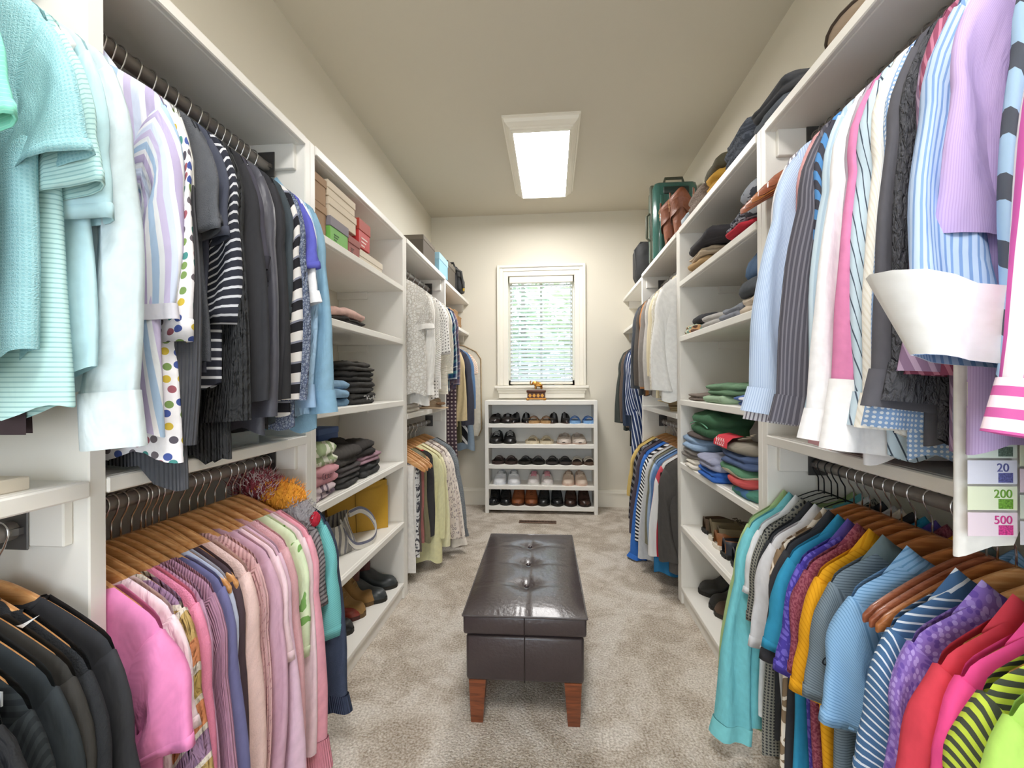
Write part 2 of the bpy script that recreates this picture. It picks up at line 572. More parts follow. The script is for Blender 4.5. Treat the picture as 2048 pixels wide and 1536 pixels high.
def panel(sd, p, y0, y1, z1=TOP, name='side_panel'):
    o = sd.bx(name, p, .0, sd.dep, y0, y1, 0, z1)
    return o
def hang_unit(sd, y0, y1, label, zu, zl, last=True, pw=.033):
    """panels at the two ends, a top shelf, a middle shelf, two rods"""
    t = thing('hanging_unit', label, 'shelving')
    a, b = y0, y1
    if y0 > -1:
        panel(sd, t, y0, y0 + pw)
        a = y0 + pw
    if last:
        panel(sd, t, y1 - pw, y1)
        b = y1 - pw
    shelf(sd, t, a, b, TOP - .002, 'top_shelf')
    shelf(sd, t, a, b, 1.03, 'middle_shelf')
    cleats(sd, t, a, b, TOP - .002)
    cleats(sd, t, a, b, 1.03)
    rod(sd, t, a + .018, b - .018, zu)
    rod(sd, t, a + .018, b - .018, zl)
    return t
def shelf_unit(sd, y0, y1, label, pw=.033):
    t = thing('shelf_unit', label, 'shelving')
    panel(sd, t, y0, y0 + pw)
    panel(sd, t, y1 - pw, y1)
    a, b = y0 + pw, y1 - pw
    shelf(sd, t, a, b, TOP, 'top_shelf', .032)
    for z in LEV:
        o = shelf(sd, t, a, b, z)
        sd.bx('shelf_cleat', o, .2, sd.dep, a, a + .016, z - .07, z - .03)
        sd.bx('shelf_cleat', o, .2, sd.dep, b - .016, b, z - .07, z - .03)
    sd.bx('bottom_shelf', t, .0, sd.dep, a, b, BASE - .022, BASE)
    sd.bx('toe_board', t, .012, .03, a, b, 0, BASE - .022)
    return t
def end_unit(sd, y0, y1, label, z2=1.715):
    t = thing('corner_shelf', label, 'shelving')
    shelf(sd, t, y0, y1, TOP - .02, 'top_shelf')
    shelf(sd, t, y0, y1, z2)
    for z in (TOP - .02, z2):
        sd.bx('wall_cleat', t, .05, sd.dep, y1 - .018, y1, z - .1, z - .03)
    rod(sd, t, y0, y1, z2 - .07)
    return t
ZUL, ZLL, ZUR, ZLR = 1.935, .945, 1.975, .94
hang_unit(LS, -1.3, .748, 'white double-hang closet bay of teal shirts and black jackets', ZUL, ZLL, False)
hang_unit(LS, .748, 1.508, 'white double-hang closet bay between the dark tops and pink tops', ZUL, ZLL)
shelf_unit(LS, 1.508, 2.517, 'white open shelving tower holding shoe boxes, a yellow bag and boots')
hang_unit(LS, 2.517, 3.525, 'white double-hang closet bay of white blouses and cardigans', ZUL, .91)
end_unit(LS, 3.525, YB, 'white corner shelves with small brown boxes beside the window')
hang_unit(RS, -1.3, 1.578, 'white double-hang closet bay of dress shirts and polos', ZUR, ZLR)
shelf_unit(RS, 1.578, 2.578, 'white open shelving tower holding folded jeans, sweaters and men\'s shoes')
hang_unit(RS, 2.578, 3.605, 'white double-hang closet bay of pale blazers and sports shirts', ZUL, .91)
end_unit(RS, 3.605, YB, 'white corner shelves above the dark suits')

# ------------------------------------------------------------------ hangers and hanging clothes
# local frame: origin on the rod, +X towards the aisle, Y along the rod, Z up
HT = .215
def hz(x):
    q = np.abs(x) / HT
    return -.078 - .112 * np.minimum(q, 1.2) ** 1.3
HCACHE = {}
def hook_pts():
    pts = [(-.017 * math.cos(a) if 0 else .0195 * math.cos(a), 0, .0195 * math.sin(a) + .001) for a in np.linspace(-.5 + PI, -.35, 12)]
    pts += [(.012, 0, -.022), (.001, 0, -.04), (0, 0, -.055), (0, 0, -.085)]
    return pts
def hanger_meshes(kind):
    if kind in HCACHE:
        return HCACHE[kind]
    hk = G().tube(hook_pts(), .0019, 7)
    kind0 = kind.rstrip('+')
    if kind0 in ('maple', 'oak', 'walnut', 'cedar'):
        hl_ = .224 if kind.endswith('+') else .188
        xs = np.linspace(-hl_, hl_, 27)
        rows = []
        for x in xs:
            q = abs(x) / hl_ * .874
            h = .046 - .02 * q
            th = .0062
            y = 0.
            e = 1 if q < .86 else .6
            zc = float(hz(x)) - h / 2
            rows.append([(x, y + th * e * math.cos(a) ** 1, zc + h / 2 * e * math.sin(a)) for a in np.linspace(0, 2 * PI, 13)[:-1]])
            for j, a in enumerate(np.linspace(0, 2 * PI, 13)[:-1]):
                c, s_ = math.cos(a), math.sin(a)
                rows[-1][j] = (x, y + th * e * math.copysign(abs(c) ** .5, c), zc + h / 2 * e * math.copysign(abs(s_) ** .6, s_))
        bar = G().grid(rows, True, None, True, True)
        mats = {'maple': WOODL, 'oak': WOODM, 'walnut': WOODD, 'cedar': WOODR}[kind0]
        parts = [('hook', hk, CHROME if kind0 in ('maple', 'oak') else STEEL), ('shoulder_bar', bar, mats)]
    elif kind == 'plastic':
        m = plain('f4f4f2', .35)
        bar = G().tube([(x, 0, float(hz(x)) - .004) for x in np.linspace(-.2, .2, 21)], .0055, 8)
        low = G().tube([(-.2, 0, float(hz(.2)) - .004), (-.212, 0, float(hz(.2)) - .02), (-.2, 0, float(hz(.2)) - .032), (0, 0, float(hz(.2)) - .034), (.2, 0, float(hz(.2)) - .032), (.212, 0, float(hz(.2)) - .02), (.2, 0, float(hz(.2)) - .004)], .005, 8)
        parts = [('hook', G().tube(hook_pts(), .004, 7), m), ('shoulder_bar', bar, m), ('lower_bar', low, m)]
    else:    # wire
        bar = G().tube([(x, 0, float(hz(x)) - .003) for x in np.linspace(-.205, .205, 21)], .0016, 6)
        low = G().tube([(-.205, 0, float(hz(.205)) - .003), (-.2, 0, float(hz(.2)) - .02), (.2, 0, float(hz(.2)) - .02), (.205, 0, float(hz(.205)) - .003)], .0016, 6)
        parts = [('hook', hk, BLACKM if kind == 'wire' else CHROME), ('shoulder_bar', bar, BLACKM if kind == 'wire' else CHROME), ('lower_bar', low, BLACKM if kind == 'wire' else CHROME)]
    HCACHE[kind] = (kind, parts, [])
    return HCACHE[kind]
KN = {'maple': 'light wooden', 'oak': 'honey brown wooden', 'walnut': 'dark walnut', 'cedar': 'reddish brown wooden', 'plastic': 'white plastic', 'wire': 'black wire', 'chrome': 'thin chrome'}
for k_ in list(KN):
    KN[k_ + '+'] = KN[k_]
def hanger(kind, sg, y, z, rz=0., label=None, group=None):
    k, parts, first = hanger_meshes(kind)
    r = thing('clothes_hanger', label, 'hanger', (RODX[sg], y, z), (0 if sg < 0 else PI) + rz, group)
    if not first:
        for n, g, m in parts:
            o = g.build(n, m, r, 'all' if n != 'shoulder_bar' else True)
            first.append(o)
    else:
        for o in first:
            c = o.copy()
            COL.objects.link(c)
            c.parent = r
    return r

def body_grid(L, sw, wb, wh, T, nk, nd, rnd, fold=.5, nu=36, nv=24, hemc=0., flare=0., ledge=None, floor=-9.):
    """flattened tube: shoulders on the hanger, vertical folds growing towards the hem"""
    v = np.linspace(0, 1, nv) ** 1.25
    a = np.linspace(PI, 3 * PI, nu + 1)
    ca, sa = np.cos(a), np.sin(a)
    X0 = np.sign(ca) * np.abs(ca) ** .8
    Y0 = np.sign(sa) * np.abs(sa) ** .55
    P = np.zeros((nv, nu + 1, 3))
    ph = [rnd.random() * 6.28 for _ in range(6)]
    zmin = -.075 - L
    for i, t in enumerate(v):
        W = sw + (wb - sw) * sstep(0, .3, t) + (wh - wb) * sstep(.3, 1., t)
        W *= 1 + .015 * math.sin(7 * t + ph[0]) * sstep(.3, .6, t)
        x = X0 * W
        xx = np.abs(X0) * sw
        top = hz(xx) + .009 - .016 * sstep(.93, 1.0, np.abs(X0)) - nd * np.clip(1 - (xx / nk) ** 2, 0, 1)
        hem = zmin + .012 * np.sin(9 * X0 + ph[1]) + hemc * np.abs(X0) ** 2
        z = top * (1 - t) + hem * t
        th = T * (.5 + .5 * sstep(0, .03, t)) * (1 + flare * t)
        k1 = 5.5 + 2 * ph[2] / 6
        f = fold * T * sstep(.12, .7, t) * (np.sin(k1 * X0 * 1.6 + ph[3] + t * 1.2) + .6 * np.sin(k1 * 2.9 * X0 + ph[4]))
        y = Y0 * th + f * .6
        z = np.maximum(z, floor)
        if ledge is not None:       # cloth over the shelf rests on it
            z = np.where(x < ledge[0], np.maximum(z, ledge[1] + .004 * np.sin(40 * x + t)), z)
        P[i, :, 0], P[i, :, 1], P[i, :, 2] = x, y, z
    mid = P[nv // 2]
    s = np.concatenate([[0], np.cumsum(np.hypot(*np.diff(mid[:, :2], axis=0).T))])
    uv = np.stack([np.repeat((s - s[nu // 2])[None], nv, 0), P[..., 2]], -1)
    return P, uv
def sleeve_grid(sgn, sw, length, phi, hw0, hw1, b0, b1, rnd, bend=.02, nu=18, nv=16, y0=0., crook=0.):
    P = np.zeros((nv, nu + 1, 3))
    UVm = np.zeros((nv, nu + 1, 2))
    a = np.linspace(PI, 3 * PI, nu + 1)
    ref = np.stack([(hw0 + hw1) / 2 * np.cos(a), (b0 + b1) / 2 * np.sin(a)], -1)
    arc = np.concatenate([[0], np.cumsum(np.hypot(*np.diff(ref, axis=0).T))])
    arc -= arc[nu // 2]
    ph = [rnd.random() * 6.28 for _ in range(5)]
    zt = float(hz(sw)) - .004
    d = np.array([math.sin(phi), -math.cos(phi)])
    n = np.array([math.cos(phi), math.sin(phi)])
    O0 = np.array([sw + .001, zt])
    I0 = np.array([sw - .045, zt - 2 * hw0 * .98])
    O1 = O0 + d * length
    I1 = O1 - n * 2 * hw1
    ts = np.concatenate([[-.05, -.02], np.linspace(.0, 1, nv - 2) ** 1.1])
    for i, t in enumerate(ts):
        q = max(t, 0)
        bulge = n * (.012 * math.sin(PI * min(1, q * length / .16)) + bend * math.sin(PI * q) - crook * q * q)
        O = O0 + (O1 - O0) * q + bulge
        I = I0 + (I1 - I0) * q + bulge
        bb = b0 + (b1 - b0) * q
        c = (O + I) / 2
        hv = (O - I) / 2
        if t < 0:
            c = c + np.array([-.02, -.004]) * (2 if t < -.03 else 1)
            hv = hv * (.72 if t < -.03 else .9)
            bb *= .5 if t < -.03 else .85
        wr = 1 + .018 * math.sin(9 * q + ph[0]) * (length > .3) + .012 * math.sin(21 * q + ph[1])
        x = c[0] + hv[0] * np.cos(a) * wr
        z = c[1] + hv[1] * np.cos(a) * wr
        y = y0 + bb * np.sign(np.sin(a)) * np.abs(np.sin(a)) ** .8 + .42 * bb * np.sin(4.2 * np.cos(a) + 3.5 * q + ph[2]) * sstep(.02, .35, q)
        P[i, :, 0], P[i, :, 1], P[i, :, 2] = x * sgn, y, z
        UVm[i, :, 0] = arc
        UVm[i, :, 1] = -length * t - .19
    return P, UVm, (O0, d, n)

GCOUNT = {}
def garment(y, sg, rz_, name, label, cat, m, L=.68, sl='long', slen=None, phi=None, sw=None, wb=None, wh=None, T=.012, nk=.085, nd=.05,
            collar=None, ms=None, mc=None, mcuff=None, cuff=None, fold=.5, hanger_kind='maple', hang=True, rot=None, group=None, hw0=None, hw1=None, sb=None, hemc=0.,
            hl=None, crook=0., dx=0., extra=None, bend=.02, sy=0.):
    rnd = random.Random(int(y * 1000) + (7 if sg < 0 else 3) + int(rz_ * 100))
    rot = math.radians(rnd.uniform(-2.5, 2.5)) if rot is None else math.radians(rot)
    r = thing(name, label, cat, (RODX[sg] + dx, y, rz_), (0 if sg < 0 else PI) + rot, group)
    sw = sw or HT + rnd.uniform(-.004, .008)
    wb = wb or sw + rnd.uniform(-.02, .0)
    wh = wh or wb + rnd.uniform(-.015, .02)
    T = max(T, .0125)
    ledge = (.135 if sg < 0 else .155, 1.04 - rz_) if (rz_ > 1.8) else None
    P, uv = body_grid(L, sw, wb, wh, T, nk, nd, rnd, fold, hemc=hemc, ledge=ledge, floor=.012 - rz_)
    b = G().grid(P, False, uv).build('body', m, r, 'all')
    ms = ms or m
    mc = mc or m
    if sl != 'none':
        if sl == 'short':
            ln, ph0, w0, w1, s0, s1 = .21, 24, .088, .088, .013, .017
        elif sl == 'cap':
            ln, ph0, w0, w1, s0, s1 = .12, 28, .085, .08, .012, .016
        elif sl == 'half':
            ln, ph0, w0, w1, s0, s1 = .34, 13, .085, .075, .013, .017
        else:
            ln, ph0, w0, w1, s0, s1 = .58, 5, .082, .056, .014, .017
        ln = slen or ln
        ph0 = (phi if phi is not None else ph0) + rnd.uniform(-2, 2)
        if sb:
            s0 = s1 = sb
        for sgn in (1, -1):
            Ps, us, (st, d, n) = sleeve_grid(sgn, sw, ln, math.radians(ph0 if sgn > 0 else .5), hw0 or w0, hw1 or w1, s0, s1, rnd, (bend if sl in ('long', 'half') else .006) if sgn > 0 else 0., y0=rnd.uniform(-.004, .002), crook=crook if sgn > 0 else 0)
            if sgn < 0:
                Ps[:, :, 0] = np.maximum(Ps[:, :, 0], -.222)
                if ledge:
                    Ps[:, :, 2] = np.maximum(Ps[:, :, 2], ledge[1])
            Ps[:, :, 2] = np.maximum(Ps[:, :, 2], .012 - rz_)
            if sgn > 0 and sy:
                Ps[:, :, 1] += (sy * np.linspace(0, 1, len(Ps)) ** 3)[:, None]
            so = G().grid(Ps, False, us).build('sleeve', ms, r, 'all')
            if cuff and sgn > 0:
                cl, cw, mm = cuff          # length, widening, material
                last = Ps[-1]
                cen = last.mean(0)
                rows, ru = [], []
                for q in (0., .06, .5, 1.):
                    k = 1.06 + cw * q
                    rw = cen + (last - cen) * k
                    rw[:, 0] += sgn * d[0] * cl * q
                    rw[:, 2] += d[1] * cl * q
                    rows.append(rw)
                    ru.append(np.stack([us[-1][:, 0], us[-1][:, 1] - cl * q], -1))
                G().grid(rows, False, ru).build('cuff', mm, so, 'all')
            elif sgn > 0 and sl in ('short', 'half', 'cap'):
                last, prev = Ps[-1], Ps[-2]
                cen = last.mean(0)
                dd = (last - prev)
                slv = float(us[-2][0, 1] - us[-1][0, 1])
                rows = [cen + (last - cen) * 1.015 - dd * 1.1, cen + (last - cen) * 1.03 - dd * 1.05, cen + (last - cen) * 1.03 + dd * .06, cen + (last - cen) * .985, cen + (last - cen) * .97 - dd * .5]
                G().grid(rows, False, [us[-1] + np.array([0, o_ * slv]) for o_ in (1.1, 1.05, -.06, 0, .5)]).build('sleeve_hem', ms, so, 'all')
    if collar in ('polo', 'shirt'):
        nn = 20
        rows, ru = [], []
        ry = max(T * 1.0, .013)
        for k, (dr, dz) in enumerate(((0, -.012), (.001, .02), (.006, .03), (.022, .016), (.05, -.012), (.052, -.016))):
            row = []
            for j in range(nn + 1):
                a = 2 * PI * j / nn
                fr = max(0, -math.sin(a)) if k > 2 else 0
                rx = nk * .92 + dr * 1.05
                x = rx * math.cos(a)
                z = float(hz(abs(nk * .95 * math.cos(a)))) + .008 + dz - .085 * math.sin(a) ** 2 - (.0 if k < 3 else .35 * dr * abs(math.cos(a)))
                row.append((x, (ry + dr * .12) * math.sin(a), z))
            rows.append(row)
            ru.append([(p[0] + p[1], p[2] + dr) for p in row])
        G().grid(rows, False, ru).build('collar', mc, r, 'all')
    elif collar == 'crew':
        pts = [(nk * .98 * math.cos(a), T * .9 * math.sin(a), float(hz(nk)) + .004 - nd * max(0., 1 - math.cos(a) ** 2) * (1. if math.sin(a) < 0 else .8)) for a in np.linspace(0, 2 * PI, 25)]
        G().tube(pts, .007, 6, False, .8).build('neckband', mc, r, 'all')
    elif collar in ('hood', 'cowl'):
        rows, ru = [], []
        for k, q in enumerate(np.linspace(0, 1, 8)):
            a = q * PI
            row = []
            for j in range(17):
                x = (j / 16 - .5) * 2
                row.append((x * nk * (1.25 - .3 * q), -T * .9 * math.cos(a) * 1.1, float(hz(nk)) - .03 + .05 * math.sin(a) * (1 - x * x * .4) + .006 * math.sin(9 * x + k)))
            rows.append(row)
            ru.append([(p[0], p[2] + q * .1) for p in row])
        G().grid(rows, False, ru).build('hood', mc, r, 'all')
    if extra:
        extra(r, T, 1 if sg < 0 else -1)
    if hang:
        hanger(hanger_kind, sg, y, rz_, rot, hl or ('%s hanger holding the %s' % (KN[hanger_kind], short(label))))
    return r
def short(label):
    w = label.split()
    return ' '.join(w[:10])

def trousers(y, sg, z, name, label, m, L=.55, w=.15, T=.010, hk='maple', cat='trousers', x0=.0, rot=0., bar=-.19, hang=True):
    """folded over a hanger bar: two hanging layers"""
    rnd = random.Random(int(y * 991))
    r = thing(name, label, cat, (RODX[sg], y, z), (0 if sg < 0 else PI) + math.radians(rot))
    rows, ru = [], []
    for t in np.linspace(-1, 1, 31):
        s_ = abs(t)
        zz = bar + (.008 if s_ < .06 else -(s_ - .06) * L)
        yy = math.copysign(min(T, s_ * .16), t) + .003 * math.sin(6 * t + rnd.random())
        rows.append([(x0 + w * x + .01 * s_ * math.sin(5 * t), yy + .003 * math.sin(4 * x + 3 * t), zz) for x in np.linspace(-1, 1, 9)])
        ru.append([(w * x, -s_ * L) for x in np.linspace(-1, 1, 9)])
    G().grid(rows, False, ru).build('folded_legs', m, r, 'all')
    g = G().grid([[(p[0] * .99, p[1] * .45, p[2] - .006) for p in row] for row in rows[4:-4]], False, ru[4:-4])
    g.build('inner_leg', m, r, 'all')
    if hang:
        hanger(hk, sg, y, z, math.radians(rot), '%s hanger holding the %s' % (KN[hk], short(label)))
    return r

def lapels(m, mb, z0=-.16, z1=-.45):
    def f(r, T, q):
        for s in (-1, 1):
            g = G().add([(s * .075, q * (-T - .003), -.10), (s * .13, q * (-T - .006), -.2), (s * .10, q * (-T - .006), -.24), (s * .005, q * (-T - .004), z1), (s * .01, q * (-T - .003), -.2)], [(0, 1, 2, 3, 4)])
            g.build('lapel', m, r)
        for k in range(2):
            G().lathe([(.009, -.002), (.009, .002)], 10, (0, 0, 0)).build('button', mb, r).matrix_local = Matrix.Translation((.012, q * (-T - .006), z1 - .03 - k * .1)) @ Matrix.Rotation(PI / 2, 4, 'X')
    return f
def placket(m, n=5, L=.6):
    def f(r, T, q):
        G().box(-.014, .014, *sorted((q * (-T - .004), q * (-T - .001))), -.12 - L, -.14, .001).build('placket', m, r)
        g = None
        for k in range(n):
            if g is None:
                g = o = G().lathe([(.006, -.0015), (.006, .0015)], 8).build('button', plain('efece4', .3), r)
            else:
                o = g.copy(); COL.objects.link(o); o.parent = r
            o.matrix_local = Matrix.Translation((0, q * (-T - .005), -.19 - k * (L - .1) / n)) @ Matrix.Rotation(PI / 2, 4, 'X')
    return f

# ------------------------------------------------------------------ the clothes, rod by rod
def st(*a):      # stops from (pos, hex) pairs
    return list(a)
def up(y, *a, **k):
    return garment(y, *a, **k)
# ---- teal and mint tops nearest the open end
Z = ZUL
A = lambda y, *a, **k: garment(y, -1, ZUL, *a, **k)
A(.455, 'tee_shirt', 'pale apricot short-sleeved tee beside the mint tee', 'shirt', fab('f3dfb4'), L=.62, sl='short', hanger_kind='plastic', phi=20)
A(.505, 'tee_shirt', 'bright mint short-sleeved tee with a green lining', 'shirt', fab('8fe6cf', ('s', 90, .006, [(0, '8fe6cf'), (.8, 'a6efdc')])), L=.62, sl='short', hanger_kind='plastic', phi=20)
A(.597, 'polo_shirt', 'aqua waffle-textured short-sleeved top on a white plastic hanger', 'shirt', fab('a3d2d8', ('reg', .006, .3, '93c6ce'), weave=500), L=.66, sl='short', T=.017, hanger_kind='plastic', hemc=.05, nk=.075, slen=.20, phi=19, collar='crew', mc=fab('86bfca'))
A(.634, 'tee_shirt', 'aqua and white pinstriped short-sleeved tee', 'shirt', fab('b4dcd4', ('s', 90, .0075, [(0, 'bfe2e0'), (.7, '98c3c4')])), L=.70, sl='short', hanger_kind='plastic', slen=.24, phi=17, T=.015)
A(.663, 'tee_shirt', 'plain pale aqua short-sleeved tee', 'shirt', fab('b9dbe2'), L=.64, sl='short', slen=.27, phi=9, hanger_kind='plastic')
A(.70, 'long_sleeved_shirt', 'pale ice-blue long-sleeved jersey top against the white panel', 'shirt', fab('cadadf', bump=.6), L=.66, sl='long', slen=.55, phi=3, hw0=.07, hw1=.055, hanger_kind='plastic', cuff=(.095, .06, fab('d2dfe3', bump=.7)), sb=.02)
trousers(.648, -1, ZUL, 'velvet_trousers', 'dark plum velvet trousers folded over a hanger behind the aqua tops', fab('3a2c31', bump=.5, rough=.7), .66, .13, .014, 'plastic', x0=.0)
trousers(.53, -1, ZUL, 'grey_shirt', 'soft light grey top draped low behind the aqua tops', fab('b9b5b0'), .58, .17, .016, 'plastic', 'shirt', x0=.02)
A = lambda y, *a, **k: garment(y, -1, ZLL, *a, **k)
BLK = ['2b2d31', '26282b', '333438', '2a2724', '1f2427', '2d3036']
A(.705, 'running_shirt', 'black zip athletic top with a tabbed shoulder, next to the white panel', 'shirt', fab('323338'), L=.72, sl='long', phi=7, collar='crew')
A(.672, 'running_shirt', 'black athletic top with a small white tick on the collar', 'shirt', fab('232529', weave=300), L=.72, sl='long', phi=8, collar='hood',
  extra=lambda r, T, q: G().add([(.105, -T - .006, -.125), (.118, -T - .006, -.128), (.15, -T - .006, -.105), (.117, -T - .006, -.122)], [(0, 1, 2, 3)]).build('tick_mark', plain('f2f2f2'), r))
A(.642, 'fleece_jacket', 'charcoal fleece jacket with raglan seams', 'jacket', fab('34322f', bump=.5), L=.7, sl='long', phi=8)
A(.613, 'running_shirt', 'slate black long-sleeved running top', 'shirt', fab('2a3136'), L=.72, sl='long', phi=8)
A(.582, 'running_shirt', 'black running top with a reflective grey shoulder strip', 'shirt', fab('25282b', ('s', 90, .016, [(0, '25282b'), (.5, '2f3436')])), L=.72, sl='long', phi=10, hw0=.09,
  extra=lambda r, T, q: G().box(.13, .2, -T - .007, -T - .005, -.185, -.165).build('reflective_strip', plain('aeb2b5', .4), r))
A(.545, 'vest', 'black plush hooded vest with ruffled edges', 'jacket', fab('1d1e20', bump=.8, wr=40), L=.62, sl='cap', phi=24, collar='hood', T=.016, nk=.1)
A(.50, 'running_shirt', 'violet and purple panelled athletic top at the picture edge', 'shirt', fab('7a63c4', ('s', 0, .08, [(0, '7a63c4'), (.55, '9d86de')])), L=.68, sl='long', phi=10)

# ---- dark tops bay, upper rod
A = lambda y, *a, **k: garment(y, -1, ZUL, *a, **k)
SUN = [(0, 'cfd8ec'), (.16, 'e4e5ea'), (.28, 'b9aecd'), (.46, 'e6e6ea'), (.56, 'a9c2dd'), (.72, 'e2e6ea'), (.84, 'c6bddb')]
A(.808, 'linen_shirt', 'pastel blue and lavender striped linen shirt with rolled sleeves', 'shirt', fab('dfe3ee', ('s', 8, .085, SUN), bump=.6), L=.76, sl='half', slen=.38, phi=4, hw0=.09, hw1=.085, collar='shirt', cuff=(.03, .03, fab('d5d4dc')), sb=.019, T=.014, hanger_kind='oak')
A(.836, 'dotted_shirt', 'white shirt with scattered multicoloured dots', 'shirt', fab('efedf0', ('dots', 40, .3, ['4a5c9c', '6d666c', 'd2b84a', '7f9a5c', '4f8f8a', '5a5660', 'a0606a'])), L=.80, sl='half', slen=.45, phi=4, hw0=.08, hw1=.07, hanger_kind='oak')
A(.862, 'sweater', 'charcoal sweater with a pale grey yoke', 'sweater', fab('4c4d52', [('above', -.33, 'd5d5d1'), ('knit', .008, 'u')]), L=.86, sl='long', slen=.66, phi=3, hw0=.072, hw1=.05, hanger_kind='oak')
A(.884, 'tee_shirt', 'heathered charcoal short-sleeved tee next to the yoke sweater', 'shirt', fab('55575c', weave=400), L=.62, sl='short', slen=.22, phi=13, hanger_kind='chrome')
A(.906, 'tee_shirt', 'second heathered charcoal tee, slightly darker, before the navy tee', 'shirt', fab('4a4d53', weave=400), L=.62, sl='short', slen=.20, phi=13, hanger_kind='chrome')
A(.93, 'tee_shirt', 'ink navy short-sleeved tee before the striped top', 'shirt', fab('434756'), L=.62, sl='short', slen=.22, phi=10, hanger_kind='chrome')
NV = [(0, '33353f'), (.72, 'd6d8de')]
A(.968, 'striped_tee', 'navy top with thin white horizontal stripes', 'shirt', fab('33353f', ('s', 90, .021, NV)), L=.66, sl='half', slen=.40, phi=5, hw0=.075, hw1=.052, sb=.019, hanger_kind='oak')
A(1.008, 'chunky_cardigan', 'long black chunky-knit cardigan', 'cardigan', fab('2c2d2f', ('knit', .009, 'u'), bump=.9, wr=60), L=.84, sl='long', slen=.62, phi=4, T=.016, sb=.02, hanger_kind='chrome')
A(1.04, 'black_shirt', 'black matte top hidden behind the chunky cardigan', 'shirt', fab('2a2a2e'), L=.7, sl='long', hanger_kind='chrome')
A(1.072, 'tee_shirt', 'plum charcoal tee with gathered short sleeves', 'shirt', fab('413f4a'), L=.66, sl='short', slen=.23, phi=11, hw1=.06, cuff=(.03, -.2, fab('33323b')), hanger_kind='chrome')
def pleats(r, T, q):
    for z in (-.47, -.60):
        for k in range(5):
            G().tube([(.225 + .014 * math.cos(a) - .0 - k * .001, .0 + .021 * math.sin(a), z - k * .012 + .0) for a in np.linspace(-2.2, .6, 9)], .0032, 5).build('pleat', PLEATM, r, True)
PLEATM = fab('3a3a42')
A(1.112, 'satin_blouse', 'charcoal satin blouse with pleated bands on gathered sleeves', 'blouse', fab('4a4a54', rough=.45, spec=.4), L=.78, sl='long', slen=.62, phi=3, hw0=.085, hw1=.07, sb=.022, hanger_kind='chrome', extra=pleats)
A(1.148, 'black_shirt', 'plain black long-sleeved top beside the satin blouse', 'shirt', fab('2f2f34'), L=.76, sl='long', phi=4, hanger_kind='chrome')
A(1.178, 'black_shirt', 'soft black shirt on a dark walnut hanger', 'shirt', fab('28282b'), L=.78, sl='long', phi=4, hanger_kind='walnut')
A(1.208, 'slate_shirt', 'dark slate green top with elbow sleeves', 'shirt', fab('3d464c'), L=.76, sl='half', slen=.36, phi=4, hanger_kind='chrome')
A(1.236, 'striped_tee', 'black and white block-striped long top', 'shirt', fab('e8e6e4', ('s', 90, .06, [(0, 'e8e6e4'), (.45, '2b2b30'), (.9, '8d90a0')])), L=.74, sl='long', phi=3, hw0=.06, hw1=.045, hanger_kind='chrome')
A(1.262, 'knit_sweater', 'grey-blue marled cable-knit sweater', 'sweater', fab('8d97a8', ('vein', 130, .12, '5d6780'), bump=.9, wr=80), L=.78, sl='long', phi=3, hw0=.065, hanger_kind='chrome')
A(1.292, 'tee_shirt', 'violet-blue short-sleeved tee beside the white one', 'shirt', fab('5f62c0'), L=.62, sl='short', slen=.2, phi=14, hanger_kind='chrome')
A(1.318, 'tee_shirt', 'white tee with turned-up short sleeves', 'shirt', fab('eef0f4'), L=.66, sl='short', slen=.26, phi=10, cuff=(.035, .05, fab('f3f4f7')), hanger_kind='chrome')
A(1.345, 'crinkle_shirt', 'light sky-blue crinkled shirt', 'shirt', fab('a9cbe8', bump=1., wr=34), L=.76, sl='long', slen=.54, phi=3, hw0=.07, hw1=.055, cuff=(.07, .06, fab('9fbfe0')), hanger_kind='chrome')
A(1.382, 'denim_shirt', 'washed light denim shirt nearest the shelving tower', 'shirt', fab('8fb7cf', weave=700, bump=.5), L=.80, sl='long', slen=.56, phi=5, sb=.022, collar='shirt', cuff=(.07, .05, fab('86aec8')), hanger_kind='chrome', T=.015)

# ---- pink tops bay, lower rod
A = lambda y, *a, **k: garment(y, -1, ZLL, *a, **{**dict(nk=.12, nd=.07), **k})
A(.805, 'tee_shirt', 'bubblegum pink short-sleeved tee at the front of the pink tops', 'shirt', fab('f08fc4', rough=.7), L=.7, sl='short', slen=.22, phi=20, T=.016, hw0=.095, hw1=.085, sb=.022)
A(.832, 'tee_shirt', 'crinkled white-pink short-sleeved blouse', 'blouse', fab('f6e2e8', bump=.9, wr=30), L=.6, sl='short', slen=.22, phi=13, hw0=.075, hw1=.07)
MULT = [(0, 'd78f66'), (.16, 'c9aa6e'), (.34, 'e4d9cc'), (.38, 'a886a6'), (.54, 'e4d9cc'), (.58, 'd98d62'), (.74, 'e8dccb'), (.78, 'bfa262'), (.94, 'e4d9cc')]
A(.858, 'knit_sweater', 'chunky knit sweater striped orange, tan and lilac', 'sweater', fab('cfa070', [('s', 90, .30, MULT), ('knit', .012, 'u')], bump=.9, wr=60), L=.82, sl='long', slen=.60, phi=8, T=.015, sb=.022, hw0=.09, hw1=.075)
A(.886, 'long_sleeved_shirt', 'rose pink long-sleeved top beside the striped knit', 'shirt', fab('ec8fb0', weave=300), L=.86, sl='long', slen=.66, phi=4)
A(.908, 'ribbed_sweater', 'dusty mauve ribbed sweater', 'sweater', fab('c79bb8', ('knit', .007, 'u')), L=.85, sl='long', slen=.66, phi=4, hw1=.05)
A(.93, 'ribbed_sweater', 'deeper mauve ribbed sweater before the indigo top', 'sweater', fab('b98aa4', ('knit', .006, 'u')), L=.85, sl='long', slen=.66, phi=4, hw1=.05)
